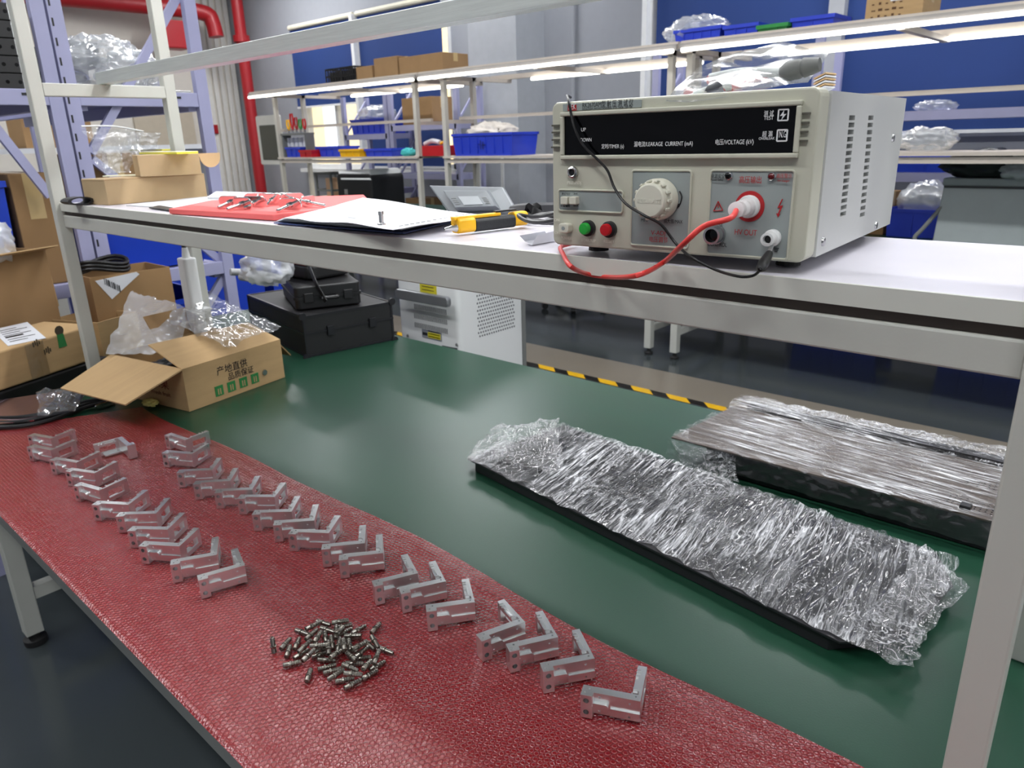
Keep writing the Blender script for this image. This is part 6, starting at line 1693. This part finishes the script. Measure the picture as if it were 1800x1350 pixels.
# yellow and black screwdriver-like tester
A1 = atz(800, 399, S_ + .012); A2 = atz(922, 385, S_ + .012); ax = (A2 - A1).normalized(); Lx = (A2 - A1).length
vt = thing('voltage_pen', 'yellow and black voltage test pen lying on the white shelf', 'test pen', tuple(A1), atan2(ax.y, ax.x))
vt.rotation_euler = (0, 0, atan2(ax.y, ax.x))
MB().rbox(.0, .030, -.011, .011, -.009, .012, .006, axis='x').build('nose', YELLOW, vt, bevel=.002)
MB().rbox(.030, Lx * .80, -.0112, .0112, -.0095, .0090, .006, axis='x').build('grip', mat('grip_black', (34, 36, 38), .6, bump=.2, bscale=300), vt, bevel=.001)
MB().rbox(Lx * .80, Lx, -.010, .010, -.0085, .0125, .006, axis='x').build('tail', YELLOW, vt, bevel=.002)
MB().box(-.004, Lx * .62, -.005, .005, .0095, .014).build('spine', YELLOW, vt, bevel=.001)
MB().box(Lx * .56, Lx * .86, -.004, .004, .0145, .017).build('clip', BLACK, vt, bevel=.001)
MB().lathe([(.006, 0), (.0045, .005), (.003, .012), (.0016, .02)], (0, -.002, -.001), (-1, 0, 0), 14).build('probe_tip', CHROME, vt, smooth=True)
# tablet-like terminal leaning back
Tz = .96
c_ = [aty(790, 376, Tz - .0), aty(909, 372, Tz - .0), aty(884, 328, Tz + .045), aty(753, 325, Tz + .045)]
tb = thing('tablet_display', 'grey display unit seen from behind, leaning on the white shelf', 'display', tuple(c_[0]))
It = mtx(tb).inverted()
TG = mat('tablet_grey', (98, 103, 107), .4, .2)
n = (c_[1] - c_[0]).cross(c_[3] - c_[0]).normalized()
if n.y > 0: n = -n
MB().plate([c_[0], c_[1], c_[2], c_[3]] if (c_[1] - c_[0]).cross(c_[3] - c_[0]).y < 0 else c_[::-1], .010).build('shell', TG, tb, inv=It, bevel=.003)
def tq(u_, v_, o_=0): return (c_[0] * (1 - u_) + c_[1] * u_) * (1 - v_) + (c_[3] * (1 - u_) + c_[2] * u_) * v_ + n * o_
pA = [tq(.16, .05, .0), tq(.80, .05, .0), tq(.80, .74, .0), tq(.16, .74, .0)]; pB = [tq(.18, .05, .014), tq(.78, .05, .014), tq(.78, .64, .014), tq(.18, .64, .014)]
MB().hexa(pA + pB).build('rear_hump', TG, tb, inv=It, bevel=.001)
MB().hexa([tq(.34, .12, .0142), tq(.62, .12, .0142), tq(.62, .42, .0142), tq(.34, .42, .0142), tq(.34, .12, .0148), tq(.62, .12, .0148), tq(.62, .42, .0148), tq(.34, .42, .0148)]).build('rating_label', mat('label_dim', (140, 145, 148), .5), tb, inv=It)
for s_ in (.22, .66):
    mb = MB()
    for k in range(4):
        mb.hexa([tq(s_, .15 + k * .07, .0142), tq(s_ + .07, .15 + k * .07, .0142), tq(s_ + .07, .17 + k * .07, .0142), tq(s_, .17 + k * .07, .0142), tq(s_, .15 + k * .07, .0146), tq(s_ + .07, .15 + k * .07, .0146), tq(s_ + .07, .17 + k * .07, .0146), tq(s_, .17 + k * .07, .0146)])
    mb.build('speaker_slot', GRAPH, tb, inv=It)
# coiled leads and a folded sheet left of the tester
cc = thing('cable_coil', 'coil of black leads between the test pen and the tester', 'cable', tuple(atz(955, 388, S_ + .01)))
Ic = mtx(cc).inverted()
for k in range(4):
    c0_ = atz(965 + k * 2, 385 - k, S_ + .006 + k * .006)
    MB().tube([c0_ + Vector((.045 * cos(t_) * (1 + .05 * k), .04 * sin(t_), .003 * sin(3 * t_ + k))) for t_ in [i * 2 * pi / 20 for i in range(21)]], .0028, 8, smooth_pts=2).build('cord', BLACK, cc, inv=Ic, smooth=True)
MB().tube([atz(900, 372, S_ + .005), atz(930, 370, S_ + .02), atz(975, 368, S_ + .012)], .012, 8, smooth_pts=4).build('plug', BLACK, cc, inv=Ic, smooth=True)
q = thing('folded_sheet', 'folded silver-grey sheet peeping out left of the tester', 'paper', tuple(atz(940, 415, S_)))
Iq = mtx(q).inverted()
mb = MB(); P_ = [atz(*p, S_ + z) for p, z in (((913, 414), .013), ((922, 424), .004), ((935, 431), .001), ((944, 414), .012), ((975, 406), .014))]
bk = Vector((.0, .05, 0))
for i in range(4): mb.add([P_[i], P_[i + 1], P_[i + 1] + bk, P_[i] + bk], [(0, 1, 2, 3)])
mb.build('sheet', mat('sheet_silver', (205, 206, 212), .4), q, inv=Iq)
